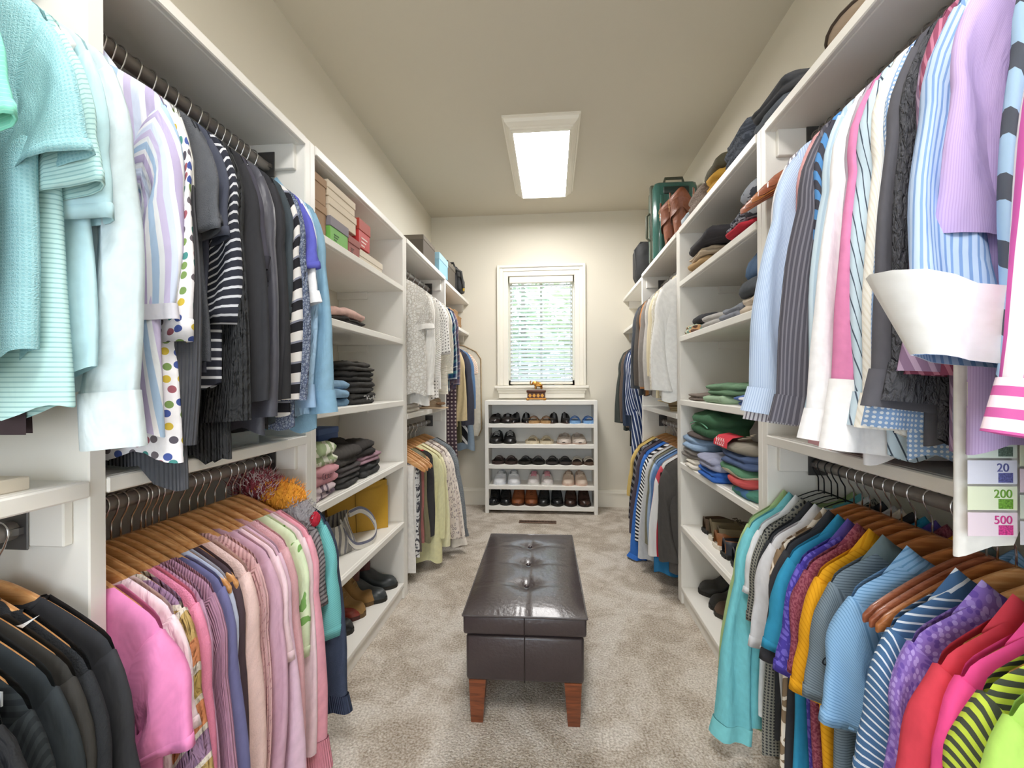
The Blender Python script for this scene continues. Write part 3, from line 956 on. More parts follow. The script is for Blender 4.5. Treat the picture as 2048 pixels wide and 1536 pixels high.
A(.956, 'long_sleeved_shirt', 'dusty indigo long-sleeved top with a boat neck', 'shirt', fab('6f6f9c'), L=.86, sl='long', slen=.68, phi=4, hw1=.05, nk=.13)
A(.98, 'long_sleeved_shirt', 'pale powder-blue long-sleeved top behind the indigo top', 'shirt', fab('c3cbe2'), L=.84, sl='long', slen=.62, phi=3, hw1=.045)
A(1.01, 'brown_cardigan', 'dark brown slim cardigan between blue and pale pink tops', 'cardigan', fab('4b3a42'), L=.86, sl='long', slen=.66, phi=1, hw0=.05, hw1=.04)
hanger('maple+', -1, .992, ZLL, math.radians(-4), 'bare light wooden hanger overlapping the pale pink sweater')
hanger('maple+', -1, 1.028, ZLL, math.radians(-7), 'bare light wooden hanger just before the pale pink sweater')
A(1.052, 'sweater', 'pale blush pink sweater with drop shoulders', 'sweater', fab('edccc6', weave=250), L=.86, sl='long', slen=.67, phi=4, T=.017, sb=.022, hw0=.09, hw1=.06)
A(1.09, 'knit_sweater', 'dusty pink pointelle-knit sweater', 'sweater', fab('deb2b4', [('blot', 90, .62, 'c08f94'), ('knit', .01, 'u')]), L=.82, sl='long', slen=.62, phi=3, collar='cowl')
A(1.122, 'hoodie', 'mauve pink hooded top', 'hoodie', fab('cda5b8'), L=.84, sl='long', slen=.62, phi=4, collar='hood', bend=.035)
A(1.15, 'tee_shirt', 'very pale pink short-sleeved tee', 'shirt', fab('f1d4dc'), L=.7, sl='short', slen=.28, phi=8)
A(1.176, 'long_sleeved_shirt', 'lilac pink long jersey top', 'shirt', fab('e0bfd2'), L=.86, sl='long', slen=.68, phi=4)
A(1.213, 'sweatshirt', 'heather pink sweatshirt with a high neck', 'sweatshirt', fab('e4b3ba', weave=300), L=.82, sl='long', slen=.66, phi=4, sb=.022, collar='cowl')
A(1.256, 'printed_tee', 'pale lime tee with green leaf print and pastel neckline', 'shirt', fab('dcebc6', [('blot', 16, .6, '7fae62'), ('blot', 11, .66, '9fcfe0')]), L=.82, sl='half', slen=.34, phi=6, hw0=.08)
A(1.286, 'long_sleeved_shirt', 'white and pale pink raglan top', 'shirt', fab('f0d5de'), L=.84, sl='long', slen=.64, phi=3, hw1=.045)
A(1.318, 'hoodie', 'candy pink ribbed hoodie with a deep cuff', 'hoodie', fab('eba6b6'), L=.84, sl='long', slen=.62, phi=5, collar='hood', sb=.022, cuff=(.09, .12, fab('e595a6', ('knit', .006, 'u'))))
FUR = [('dots', 9, .5, ['8d8a8c', '9b2f3a', '7f7c80', 'b6a4a0'])]
A(1.366, 'fur_vest', 'grey ribbed fur vest with orange and red patchwork collar', 'vest', fab('8d888a', [('s', 90, .014, [(0, '9a9698'), (.6, '5f5b60')])], bump=.8, wr=70), L=.55, sl='cap', slen=.24, phi=6, hw0=.06, hw1=.03, T=.018, sb=.02)
A(1.408, 'knit_jumper', 'turquoise fine-knit top with elbow sleeves', 'sweater', fab('7cc6c6', ('s', 90, .007, [(0, '7cc6c6'), (.7, '66b3b6')])), L=.66, sl='half', slen=.36, phi=9, hw0=.08, hw1=.07, sb=.022)
A(1.444, 'long_cardigan', 'long navy cardigan with ribbed cuffs, last of the pink bay', 'cardigan', fab('394359', weave=300), L=.82, sl='long', slen=.56, phi=9, hw0=.085, hw1=.07, sb=.024, T=.016, cuff=(.055, .08, fab('333d54', ('knit', .008, 'u'))))
def tuft(n, cx, cz, rx, rz, hexes, T, r, ln=.03):
    rnd = random.Random(int(cx * 999))
    for h in hexes:
        vs, fs = [], []
        for i in range(n):
            a, q = rnd.random() * 2 * PI, math.sqrt(rnd.random())
            p = Vector((cx + rx * q * math.cos(a), rnd.uniform(-T, T) * 1.3, cz + rz * q * math.sin(a)))
            d = Vector((math.cos(a) * .7 + rnd.gauss(0, .3), rnd.gauss(0, .6), .5 + rnd.random() * .5)).normalized() * ln * (.6 + .6 * rnd.random())
            k = len(vs)
            vs += [p + Vector((.002, 0, 0)), p - Vector((.002, 0, 0)), p + d]
            fs.append((k, k + 1, k + 2))
        o = G().add(vs, fs).build('fur_collar', fab(h, bump=.2), r)
        o['kind'] = 'stuff'
fv = [o for o in bpy.data.objects if o.name.startswith('fur_vest')][0]
G().ball((.10, 0, -.095), (.085, .024, .045)).build('collar_roll', fab('e39a2c', bump=.8, wr=80), fv, True)
G().ball((.02, .004, -.07), (.07, .026, .045)).build('collar_roll', fab('8f3a44', bump=.8, wr=80), fv, True)
G().ball((.165, -.003, -.155), (.05, .022, .05)).build('collar_roll', fab('9a9698', bump=.8, wr=80), fv, True)
G().ball((.213, -.004, -.165), (.016, .018, .024)).build('pompom', fab('b51f35', bump=.8, wr=80), fv, True)
tuft(900, .10, -.09, .085, .045, ['efa23a'], .022, fv, .014)
tuft(900, .02, -.065, .08, .05, ['9c3c4a', 'd7c2c2'], .024, fv, .02)
tuft(700, .165, -.15, .05, .05, ['a5a1a4'], .02, fv, .011)
tuft(300, .2, -.42, .02, .04, ['c9c3be'], .016, fv, .018)

# ---- white blouses bay
A = lambda y, *a, **k: garment(y, -1, ZUL, *a, **k)
WH = 'f1eee8'
A(2.63, 'lace_blouse', 'white floral lace blouse with cap sleeves', 'blouse', fab(WH, ('vein', 60, .1, 'd8d2c8'), bump=.8, wr=60), L=.72, sl='short', slen=.18, phi=12, hw0=.075, hw1=.06, T=.03, sb=.035, hanger_kind='chrome', cuff=(.03, .05, fab('f5f2ec')))
A(2.72, 'white_blouse', 'white blouse with a buttoned hem beside the lace blouse', 'blouse', fab('f4f1eb'), L=.78, sl='long', slen=.54, phi=3, T=.03, sb=.03, hanger_kind='chrome', cuff=(.06, .05, fab('f6f3ee')), extra=placket(fab('f6f3ee')))
A(2.83, 'pintucked_shirt', 'white pintucked shirt with fine horizontal ribs', 'shirt', fab('efece6', ('knit', .012, 'v')), L=.74, sl='long', slen=.5, phi=4, T=.03, hanger_kind='chrome')
A(2.95, 'eyelet_blouse', 'white top with an eyelet-punched hem', 'blouse', fab('f1eeea', [('reg', .022, .24, '8d8a86')]), L=.76, sl='half', T=.03, hanger_kind='chrome')
A(3.06, 'white_blouse', 'plain bright white long blouse', 'blouse', fab('f5f3f0'), L=.68, sl='half', slen=.3, phi=8, T=.03, hanger_kind='chrome')
A(3.17, 'cream_sweater', 'cream waffle-knit sweater before the plaid shirts', 'sweater', fab('ece6d8', ('knit', .01, 'v')), L=.72, sl='long', slen=.46, phi=4, T=.03, hanger_kind='oak')
PL1 = ('plaid', .09, [(0, '2f4f7d'), (.3, '3f7f8c'), (.5, '22304f'), (.8, 'c9d2d8')], .085, [(0, '26426f'), (.35, '4f8f94'), (.6, '1f2c48'), (.9, 'd0d6da')])
A(3.29, 'plaid_shirt', 'blue and teal plaid flannel shirt', 'shirt', fab('3a5a80', PL1), L=.7, sl='long', slen=.5, phi=4, T=.03, sb=.03, hanger_kind='oak')
PL2 = ('plaid', .06, [(0, '6d5a68'), (.5, '43506c'), (.8, 'a88f90')], .055, [(0, '77606a'), (.5, '3b4762'), (.85, 'b9a6a6')])
A(3.40, 'plaid_shirt', 'mauve and slate small-check plaid shirt', 'shirt', fab('6d5a68', PL2), L=.7, sl='long', slen=.54, phi=6, T=.03, sb=.03, hanger_kind='oak')
ZL3 = .91
A = lambda y, *a, **k: garment(y, -1, ZL3, *a, **k)
for i, (y, r) in enumerate(((2.60, -6), (2.635, -3), (2.67, -8), (2.71, -4), (2.75, -5))):
    hanger('maple+', -1, y, ZL3, math.radians(r), 'light wooden skirt hanger, number %s from the shelving tower' % ['one', 'two', 'three', 'four', 'five'][i])
trousers(2.61, -1, ZL3, 'white_skirt', 'white pleated skirt hung at the tower side', fab('ece8e2'), .66, .15, .02, hang=False, cat='skirt')
trousers(2.65, -1, ZL3, 'print_skirt', 'black and white flecked print skirt', fab('e9e7e4', ('blot', 60, .52, '55545a')), .58, .16, .018, hang=False, cat='skirt')
trousers(2.69, -1, ZL3, 'brown_skirt', 'taupe brown wool skirt', fab('6b5d57'), .56, .16, .016, hang=False, cat='skirt')
trousers(2.73, -1, ZL3, 'rose_skirt', 'dusty rose fringed skirt', fab('b3736c', bump=.8), .52, .165, .014, hang=False, cat='skirt')
A(2.80, 'satin_skirt', 'olive satin draped skirt', 'skirt', fab('7d7759', rough=.35, spec=.5), L=.62, sl='none', sw=.17, wb=.17, wh=.19, T=.03)
A(2.87, 'tank_dress', 'charcoal sleeveless shell top with a red lining', 'top', fab('3b3a3c'), L=.60, sl='none', sw=.19, wb=.2, wh=.2, T=.026, nk=.14, extra=lambda r, T, q: G().box(-.05, .13, -T * .6, T * .6, -.17, -.13, .004).build('lining', fab('b3202c'), r))
A(2.93, 'tunic', 'pale yellow long knit tunic reaching the carpet', 'tunic', fab('efeab8', weave=300), L=.79, sl='long', slen=.52, phi=4, hw1=.05, T=.035, wh=.23)
A(3.01, 'cardigan', 'soft butter-yellow cardigan beside the tunic', 'cardigan', fab('f0ebc4', weave=300), L=.60, sl='long', slen=.6, phi=5, hw1=.05, T=.03)
A(3.11, 'leopard_cardigan', 'cream cardigan with grey leopard spots', 'cardigan', fab('e9ddd3', ('leo', 34, 'a89a98')), L=.66, sl='long', slen=.58, phi=8, hw1=.055, T=.03, sb=.03)
A(3.21, 'leopard_cardigan', 'second leopard-spotted cardigan with a cream shawl edge', 'cardigan', fab('efe5da', ('leo', 38, 'b3a5a0')), L=.66, sl='long', slen=.62, phi=10, hw1=.055, T=.03, sb=.03, cuff=(.05, .05, fab('f0e8dc')))
A(3.34, 'tweed_cardigan', 'blue-grey marled cardigan with ribbed cuffs', 'cardigan', fab('8b9196', ('blot', 220, .52, '5f666c')), L=.72, sl='long', slen=.60, phi=10, hw1=.055, T=.035, sb=.035, cuff=(.05, .08, fab('7b8187', ('knit', .01, 'u'))))
# ---- long-hang corner by the window, left of it
ZE = 1.645
A = lambda y, *a, **k: garment(y, -1, ZE, *a, **k)
A(3.60, 'lace_dress', 'dark plum lace dress with cut-out hem', 'dress', fab('43303a', ('reg', .03, .25, 'b3a29c')), L=1.28, sl='none', sw=.19, wb=.19, wh=.2, T=.03)
A(3.69, 'khaki_jacket', 'khaki cotton jacket with a pointed collar', 'jacket', fab('cdb98f'), L=.72, sl='long', slen=.55, phi=5, collar='shirt', T=.035, sb=.035, nk=.1)
A(3.81, 'olive_skirt', 'olive velvet long skirt behind the khaki jacket', 'skirt', fab('5d5a3e', rough=.6), L=.86, sl='none', sw=.16, wb=.17, wh=.19, T=.03)
A(3.92, 'navy_coat', 'dark navy straight coat', 'coat', fab('3b3c49'), L=.72, sl='long', slen=.6, phi=4, T=.035, sb=.035)
A(4.02, 'graphic_skirt', 'black and white zigzag print skirt', 'skirt', fab('26262a', ('s', 35, .07, [(0, '26262a'), (.7, 'd8d8d8')])), L=.9, sl='none', sw=.17, wb=.18, wh=.2, T=.03)
A(4.11, 'denim_jacket', 'mid-blue denim shirt in the corner row', 'jacket', fab('5f82ac', weave=500), L=.62, sl='long', slen=.48, phi=4, T=.03)
A(4.19, 'slate_dress', 'slate blue dress with a flounced hem', 'dress', fab('7f90a0'), L=.98, sl='none', sw=.19, wb=.18, wh=.24, T=.03)
A(4.26, 'peach_blouse', 'peach and white striped ruffled top', 'blouse', fab('e0b597', ('s', 90, .02, [(0, 'e8c4a8'), (.6, 'f5eade')])), L=.62, sl='short', slen=.16, phi=14, T=.028)
A(4.33, 'striped_dress', 'black and white striped jersey dress', 'dress', fab('f0eee9', ('s', 90, .026, [(0, 'f0eee9'), (.5, '232327')])), L=.78, sl='none', sw=.18, wb=.18, wh=.2, T=.026)
bag = thing('garment_bag', 'cream zipped garment bag with beige piping, beside the window wall', 'garment bag', (RODX[-1], 4.42, ZE))
out = [(-.22, -.95), (-.22, -.22), (-.16, -.10), (-.04, -.05), (.10, -.07), (.22, -.13), (.265, -.2), (.27, -.88), (.24, -.95)]
G().prism(out, -.035, .035).build('cover', fab('d9d2c2', rough=.5), bag, False)
G().tube([(x, -.036, z) for x, z in out], .006, 6).build('piping', fab('a8916f'), bag, True)
G().tube([(.0, -.037, -.9), (.0, -.037, -.1)], .003, 5).build('zipper', GUN, bag, True)
hanger('chrome', -1, 4.42, ZE, 0, 'thin chrome hanger holding the cream garment bag')

# ---- dress shirts, upper rod across the aisle
B = lambda y, *a, **k: garment(y, 1, ZUR, *a, **k)
def shirt(y, name, label, m, **k):
    d = dict(L=.80, sl='long', slen=.60, phi=6, sb=.02, collar='shirt', hw0=.085, hw1=.06, T=.013, hanger_kind='walnut')
    d.update(k)
    mc = d.pop('mcf', m)
    d.setdefault('cuff', (.065, .10, mc))
    return B(y, name, label, 'shirt', m, **d)
for i, (y, h, m, r) in enumerate(((1.51, 'dark brown', fab('6b5f55'), 4), (1.475, 'warm taupe', fab('8c7c6c'), 2), (1.44, 'mid brown', fab('77685a'), 5), (1.40, 'grey brown', fab('6e665e'), 1), (1.35, 'light khaki', fab('d5c6a4'), 6))):
    trousers(y, 1, ZUR, 'dress_trousers', '%s dress trousers folded over a hanger by the jeans shelves' % h, m, .62, .12, .012, ['cedar+', 'cedar+', 'oak+', 'cedar+', 'cedar+'][i], rot=-(2 + 3 * (4 - i)))
FINE = lambda a, b, per=.006, ang=0: ('s', ang, per, [(0, a), (.62, b)])
shirt(1.265, 'dress_shirt', 'white dress shirt with fine brown-grey stripes, half hidden', fab('eceaf0', FINE('f0eef2', '8d8790', .009)), slen=.62, phi=7)
shirt(1.225, 'dress_shirt', 'light blue hairline-striped dress shirt nearest the trousers', fab('bfd0e8', FINE('c9d9f0', 'a9bfdf', .005)), slen=.60, phi=9, T=.016, sb=.024, bend=.035)
shirt(1.172, 'dress_shirt', 'rose pink dress shirt with its tail below the others', fab('d9a3a4'), L=.86, slen=.5, phi=2, hw0=.06)
shirt(1.125, 'dress_shirt', 'charcoal pinstriped dress shirt with a leopard-lined cuff', fab('55535c', FINE('55535c', '77757e', .011)), phi=7, sb=.024, slen=.61)
shirt(1.085, 'striped_shirt', 'shirt with bold cobalt and charcoal bands', fab('5f97cf', ('s', 70, .042, [(0, '5c93cc'), (.5, '4a4a54')])), phi=4, hw1=.05, slen=.5)
shirt(1.042, 'dress_shirt', 'ice-blue shirt with broad tonal stripes', fab('c4d8e6', FINE('ccdfec', 'b2c9dc', .016)), phi=5)
shirt(1.005, 'dress_shirt', 'plain white dress shirt with a long open cuff', fab('f0eff1'), phi=6, slen=.64, sb=.022, L=.86)
shirt(.982, 'dress_shirt', 'mauve-grey dress shirt seen as a thin sliver', fab('b2a8b4'), phi=3, hw0=.06, hw1=.045)
shirt(.962, 'dress_shirt', 'bright pink dress shirt with contrasting white cuffs', fab('de86b3'), phi=8, slen=.58, sb=.022, mcf=fab('f3f1f1'), cuff=(.14, .06, fab('f3f1f1')), hw1=.062)
shirt(.925, 'dress_shirt', 'pale blue shirt with dark navy stripes and a white collar', fab('c2d5e2', ('s', 20, .019, [(0, 'c6d9e6'), (.84, '4a5768')])), phi=5, sb=.022, mc=fab('f4f4f4'), L=.84)
shirt(.893, 'dress_shirt', 'ivory white twill dress shirt', fab('f3efe6', FINE('f5f2ea', 'ebe6da', .008, 30)), phi=6)
shirt(.864, 'dotted_shirt', 'sky-blue shirt with tiny white dots', fab('8fb0dc', ('reg', .0085, .3, 'eef3fa')), phi=6, L=.84)
shirt(.84, 'dress_shirt', 'smooth charcoal shirt before the suede one', fab('56555c'), phi=6, slen=.56)
shirt(.816, 'suede_shirt', 'charcoal brushed-suede shirt with an embossed texture', fab('4f5056', bump=1., wr=120), phi=6, sb=.022, slen=.55)
shirt(.796, 'dress_shirt', 'mauve shirt with pale pinstripes', fab('8d7390', FINE('8d7390', 'b79fba', .014, 20)), phi=4, slen=.5, hw0=.065)
shirt(.78, 'dress_shirt', 'burgundy shirt with fine pink pinstripes', fab('8c4a62', FINE('8c4a62', 'b9798f', .012, 20)), phi=3, slen=.5, hw0=.06)
shirt(.764, 'winchester_shirt', 'blue and white striped shirt with a large flared white cuff', fab('a8c0e2', FINE('b9cdea', '7f9fce', .011)), phi=10, slen=.56, sb=.028, hw0=.09, hw1=.072, sy=.11, crook=-.07, cuff=(-.095, .95, fab('fbfaf8', bump=.2)), T=.014)
shirt(.718, 'dress_shirt', 'lilac dress shirt with mother-of-pearl buttons', fab('c3abd8', FINE('c8b1dc', 'bca3d2', .003)), L=.80, phi=10, slen=.37, sb=.02, T=.016, extra=placket(fab('cbb6de')), hw0=.10, hw1=.09, cuff=None, wb=.235, wh=.25)
shirt(.632, 'striped_shirt', 'light blue shirt with broad charcoal diagonal bands', fab('a9c8e6', ('s', 55, .07, [(0, 'a9c8e6'), (.6, '565b66')])), phi=5, hw1=.05, slen=.56)
shirt(.742, 'banknote_shirt', 'white novelty shirt printed with euro banknotes', fab('eceae6'), L=.95, phi=2, slen=.45, hw0=.06, hw1=.05, wb=.235, wh=.25, T=.0125, fold=.15)
shirt(.612, 'gingham_shirt', 'blue gingham check shirt with its tail low beside the banknotes', fab('7f9fdc', ('plaid', .008, [(0, '5f82cf'), (.5, 'f1f4fb')], .008, [(0, '5f82cf'), (.5, 'f1f4fb')])), L=.94, phi=3, slen=.5, hw0=.06, wb=.2, wh=.2)
shirt(.592, 'dress_shirt', 'royal blue pinstriped dress shirt', fab('5f78c4', FINE('5872c0', '8fa2dc', .011, 20)), phi=4, slen=.5)
shirt(.572, 'striped_shirt', 'white shirt with bold magenta stripes', fab('f3e9f0', ('s', 0, .03, [(0, 'f4ecf2'), (.52, 'd060ac')])), phi=11, slen=.58, sb=.024, mcf=fab('f3e9f0', ('s', 90, .026, [(0, 'f4dfea'), (.55, 'c9609f')])), hw1=.06)
# banknote prints: rectangles with their numbers on the face turned to the aisle end
bn = [o for o in bpy.data.objects if o.name.startswith('banknote_shirt')][0]
NOTE = {'500': ('eddbe6', 'd0418c'), '200': ('e9efd2', '6f9f3a'), '20': ('e2e2ee', '5d5f96'), '25': ('dfe9dd', '5d6f62'), '100': ('e6efdc', '5f9a44')}
seq = ['500', '25', '20', '200', '500', '25', '20', '200', '500']
seq2 = ['20', '200', '500', '25', '20', '200', '500', '25', '20']
def note(x, z, s, y):
    c0, c1 = NOTE[s]
    o = G().box(x - .034, x + .034, y, y + .0006, z - .017, z + .017).build('banknote_print', plain(c0, .9), bn)
    G().box(x - .028, x - .008, y + .0006, y + .0009, z - .015, z - .001).build('vignette', plain(c1, .9, var=.5, vscale=400), o)
    text(s, .017, plain(c1, .9), o, (x - .014, y + .0012, z + .006), (PI / 2, 0, PI), 'number')
for i, (a, b_) in enumerate(zip(seq, seq2)):
    zz = -.68 - i * .0375
    note(.212, zz, a, .0215)
    note(.14, zz - .012, b_, .0215)

# ---- polos, lower rod across the aisle
B = lambda y, *a, **k: garment(y, 1, ZLR, *a, **k)
def polo(y, label, m, name='polo_shirt', **k):
    d = dict(L=.70, sl='short', slen=.25, phi=14, sb=.021, collar='polo', hw0=.095, hw1=.085, T=.015, hanger_kind='oak', nk=.105, nd=.085)
    d.update(k)
    return B(y, name, label, 'shirt', m, **d)
polo(1.522, 'lime green linen shirt hanging nearly to the carpet', fab('a9c48a'), 'linen_shirt', L=.78, sl='long', slen=.62, phi=11, hanger_kind='wire', hw1=.06)
polo(1.492, 'turquoise linen long-sleeved shirt with button cuff', fab('74c4cc', bump=.6), 'linen_shirt', L=.76, sl='long', slen=.62, phi=9, hanger_kind='wire', hw0=.09, hw1=.055, sb=.026, cuff=(.05, .08, fab('7ccbd0')))
polo(1.455, 'white shirt edge peeking beside the turquoise linen', fab('e9edf0'), hanger_kind='wire', slen=.2, phi=10, hw0=.07)
polo(1.425, 'grey herringbone check shirt near the turquoise linen', fab('8b8a80', ('reg', .009, .32, '3f4144')), hanger_kind='wire', slen=.26, phi=9, L=.78)
polo(1.39, 'black polo behind the light grey polo', fab('2c2e33'), hanger_kind='wire', slen=.25, phi=8)
polo(1.352, 'light silver-grey polo with a soft collar', fab('d3d3d6'), slen=.3, phi=12)
polo(1.318, 'brown feather-print shirt below the polos', fab('8b7358', ('vein', 22, .1, 'e8dccb')), L=.84, slen=.24, phi=5, hw0=.06)
polo(1.288, 'charcoal black polo with long short sleeves', fab('35353a'), slen=.3, phi=13, L=.84)
polo(1.248, 'teal blue polo with a stand collar', fab('2b8fb4'), slen=.25, phi=14, L=.84)
polo(1.212, 'violet swirl-print polo beside the burgundy one', fab('6f63c8', ('vein', 60, .14, '4f44a4'), bump=.5), slen=.28, phi=12, mc=fab('5a4a9c'))
polo(1.178, 'burgundy marled polo between violet and gold', fab('7d3348', ('blot', 150, .5, '9c5a68')), slen=.25, phi=9, L=.86)
polo(1.135, 'golden yellow textured polo beside slate grey', fab('e3a11f', ('s', 60, .012, [(0, 'e5a524'), (.8, 'd6921a')]), bump=.5), slen=.28, phi=13, L=.86, sb=.024)
def script(r, T, q):
    text('Cali', .03, plain('20242a', .8), r, (.225, .024, -.36), (PI / 2, 0, PI), 'embroidery', font_shear=.4)
polo(1.088, 'slate grey fine-striped polo with black sleeve embroidery', fab('77858f', ('s', 90, .006, [(0, '7c8a94'), (.7, '5d6a73')])), slen=.27, phi=13, mc=fab('6f7f82'), extra=script)
polo(1.018, 'sky-blue polo with hairline stripes', fab('8db8de', ('s', 90, .0065, [(0, '94bee4'), (.7, '6f9dc9')])), slen=.27, phi=14, sb=.026, T=.018)
for i, (y, k, w_) in enumerate(((.985, 'cedar+', 'bare brown wooden hanger just before the sky-blue polo'), (.962, 'cedar+', 'bare brown wooden hanger in the middle of the polos'), (.94, 'oak+', 'bare honey wooden hanger behind the navy striped polo'))):
    hanger(k, 1, y, ZLR, math.radians(5 - i), w_)
polo(.905, 'navy polo with thin white stripes', fab('4f7299', ('s', 90, .015, [(0, '4d7098'), (.75, 'e6edf4')])), slen=.29, phi=13, sb=.024, hanger_kind='maple')
polo(.852, 'purple polo with lilac blossom print', fab('8a6cc0', ('dots', 95, .38, ['b59fe0', 'a68dd6', '7459b0'])), slen=.29, phi=13, sb=.024, hanger_kind='maple')
polo(.805, 'coral red polo with topstitched seams', fab('d63f50'), slen=.29, phi=14, sb=.025, hanger_kind='maple', T=.018)
polo(.762, 'hot pink polo beside the coral one', fab('f54f96'), slen=.29, phi=14, sb=.024, hanger_kind='maple')
LB = fab('c6d84a', ('s', 90, .017, [(0, 'c8da4e'), (.5, '4b4f45')]))
polo(.722, 'lime polo with black stripes and a plain lime collar', LB, slen=.29, phi=14, sb=.024, mc=fab('c0d23a'), hanger_kind='maple', T=.018)
polo(.672, 'plain lime green polo at the picture corner', fab('b5e06a'), slen=.28, phi=15, sb=.024, hanger_kind='maple')
hanger('cedar+', 1, .625, ZLR, 0., 'bare brown wooden hanger in front of the lime polo')

# ---- blazers bay
B = lambda y, *a, **k: garment(y, 1, ZUL, *a, **k)
def blazer(y, label, m, **k):
    d = dict(L=.74, sl='long', slen=.58, phi=4, sb=.036, hw0=.09, hw1=.068, T=.034, hanger_kind='chrome', nk=.09, collar='shirt', extra=lapels(m, plain('4a4038', .4)))
    d.update(k)
    return B(y, 'blazer', label, 'blazer', m, **d)
blazer(2.67, 'white linen blazer nearest the jeans tower', fab('ecebe8'), L=.76)
blazer(2.78, 'ivory jacquard blazer behind white linen', fab('e9e4d6', ('vein', 24, .06, 'd9d2c0'), bump=.6))
blazer(2.87, 'cream ribbed blazer seen as a thin strip', fab('e6dabb', ('s', 0, .012, [(0, 'eadfc2'), (.6, 'd9cba6')])), slen=.5, hw0=.07)
blazer(2.97, 'light dove-grey blazer with dark sleeve buttons', fab('c9c5c0'))
blazer(3.08, 'taupe grey wool blazer', fab('8f8882'), slen=.56)
blazer(3.19, 'rust brown suede blazer', fab('b67d4b', bump=.5), slen=.58)
blazer(3.31, 'brown-black tweed blazer beside rust suede', fab('57504a'), slen=.56)
blazer(3.43, 'charcoal blue wool blazer at the end of the row', fab('4c4f55'), slen=.58, phi=6)
trousers(2.7, 1, ZUL, 'brown_trousers', 'brown pleated trousers hanging below the blazers', fab('7b6250'), .62, .14, .03, 'chrome')
def sport(y, label, m, name='sports_shirt', **k):
    d = dict(L=.66, sl='long', slen=.52, phi=6, sb=.03, hw0=.085, hw1=.06, T=.03, hanger_kind='maple')
    d.update(k)
    return garment(y, 1, ZL3, 0 and name or name, label, 'shirt', m, **d)
sport(2.635, 'charcoal twill work shirt beside the tower panel', fab('4f4b48', weave=400), L=.70, phi=4, T=.02, collar='shirt')
JER = [('below', -.50, '2c2b2d'), ('below', -.62, '2f6f9c')]
def jersey_marks(r, T, q):
    y = T + .012
    for z, h in ((-.475, '3f6f9c'), (-.495, 'd58a55'), (-.60, 'd58a55'), (-.618, 'efece6')):
        G().box(-.2, .2, y - .004, y + .001, z - .009, z + .009).build('hem_band', fab(h), r)
    G().box(.12, .225, y + .004, y + .006, -.30, -.22).build('crest', plain('2a2422', .8), r)
    text('CAR', .05, plain('f2efe9', .8), r, (.172, y + .008, -.262), (PI / 2, 0, PI))
sport(2.71, 'white hockey jersey with red sleeves and blue hem', fab('e8e6e4', JER), 'hockey_jersey', L=.74, ms=fab('e8e6e4', [('s', 0, .11, [(0, 'e9e7e5'), (.66, 'b8303e')]), ('above', -.26, 'c8505c')]), phi=8, extra=jersey_marks, wb=.24, wh=.25, hw0=.09)
sport(2.79, 'steel blue zip sports shirt', fab('5b7fae'), phi=5, slen=.5)
sport(2.85, 'pale sky-blue sports shirt', fab('9fb6d4'), phi=6, slen=.5)
sport(2.91, 'olive grey sports shirt', fab('7c7a66'), phi=6, slen=.52)
sport(2.98, 'silver grey long sports shirt', fab('cbccce'), L=.78, phi=7, slen=.64)
sport(3.07, 'black and white chevron-striped shirt', fab('eeeeee', ('s', 90, .024, [(0, 'f0f0f0'), (.5, '232327')])), phi=8, slen=.56)
sport(3.17, 'cobalt blue long shirt with a sleeve touching the carpet', fab('2f6fc6', rough=.6), L=.72, phi=9, slen=.68, hw1=.05, cuff=(.03, .3, fab('2d68bb')))
sport(3.26, 'dark plum sports shirt beside the plaid', fab('4e444e'), L=.74, phi=8, slen=.58)
sport(3.36, 'black and white buffalo plaid flannel', fab('33333a', ('plaid', .05, [(0, '26262b'), (.6, '9a9aa2')], .05, [(0, '26262b'), (.6, 'a5a5ac')])), phi=9, slen=.5)
sport(3.47, 'khaki yellow work shirt at the end of the sports shirts', fab('d2b56c'), phi=11, slen=.36, hw1=.07, L=.7)
trousers(2.74, 1, ZL3, 'blue_trousers', 'blue track trousers hanging below the jersey', fab('2f6f9c'), .66, .16, .02, 'maple')
# ---- suits in the corner
B = lambda y, *a, **k: garment(y, 1, ZE, *a, **k)
B(3.72, 'striped_robe', 'navy robe with white stripes near the suits', 'robe', fab('36456e', ('s', 12, .028, [(0, '36456e'), (.68, 'dfe4ee')])), L=.98, sl='long', slen=.5, phi=3, T=.035, sb=.035)
B(3.86, 'suit_jacket', 'navy pinstriped suit jacket', 'suit', fab('3a4456', ('s', 0, .012, [(0, '3a4456'), (.8, '465166')])), L=.76, sl='long', slen=.6, phi=4, T=.04, sb=.04, collar='shirt')
B(4.0, 'suit_jacket', 'brown chalk-striped suit jacket', 'suit', fab('5f5249', ('s', 0, .018, [(0, '5f5249'), (.85, '7a6c62')])), L=.76, sl='long', slen=.58, phi=4, T=.04, sb=.04, collar='shirt')
B(4.14, 'suit_jacket', 'black-green suit jacket with sleeve buttons, nearest the window wall', 'suit', fab('3f443f'), L=.78, sl='long', slen=.6, phi=6, T=.04, sb=.04, collar='shirt')
trousers(4.05, 1, ZE, 'suit_trousers', 'black suit trousers hanging below the suit jackets', fab('2d2a28'), .86, .15, .035, 'walnut')
trousers(3.8, 1, ZE, 'suit_trousers', 'dark brown suit trousers below the striped robe', fab('3f332c'), 1.0, .15, .035, 'walnut')

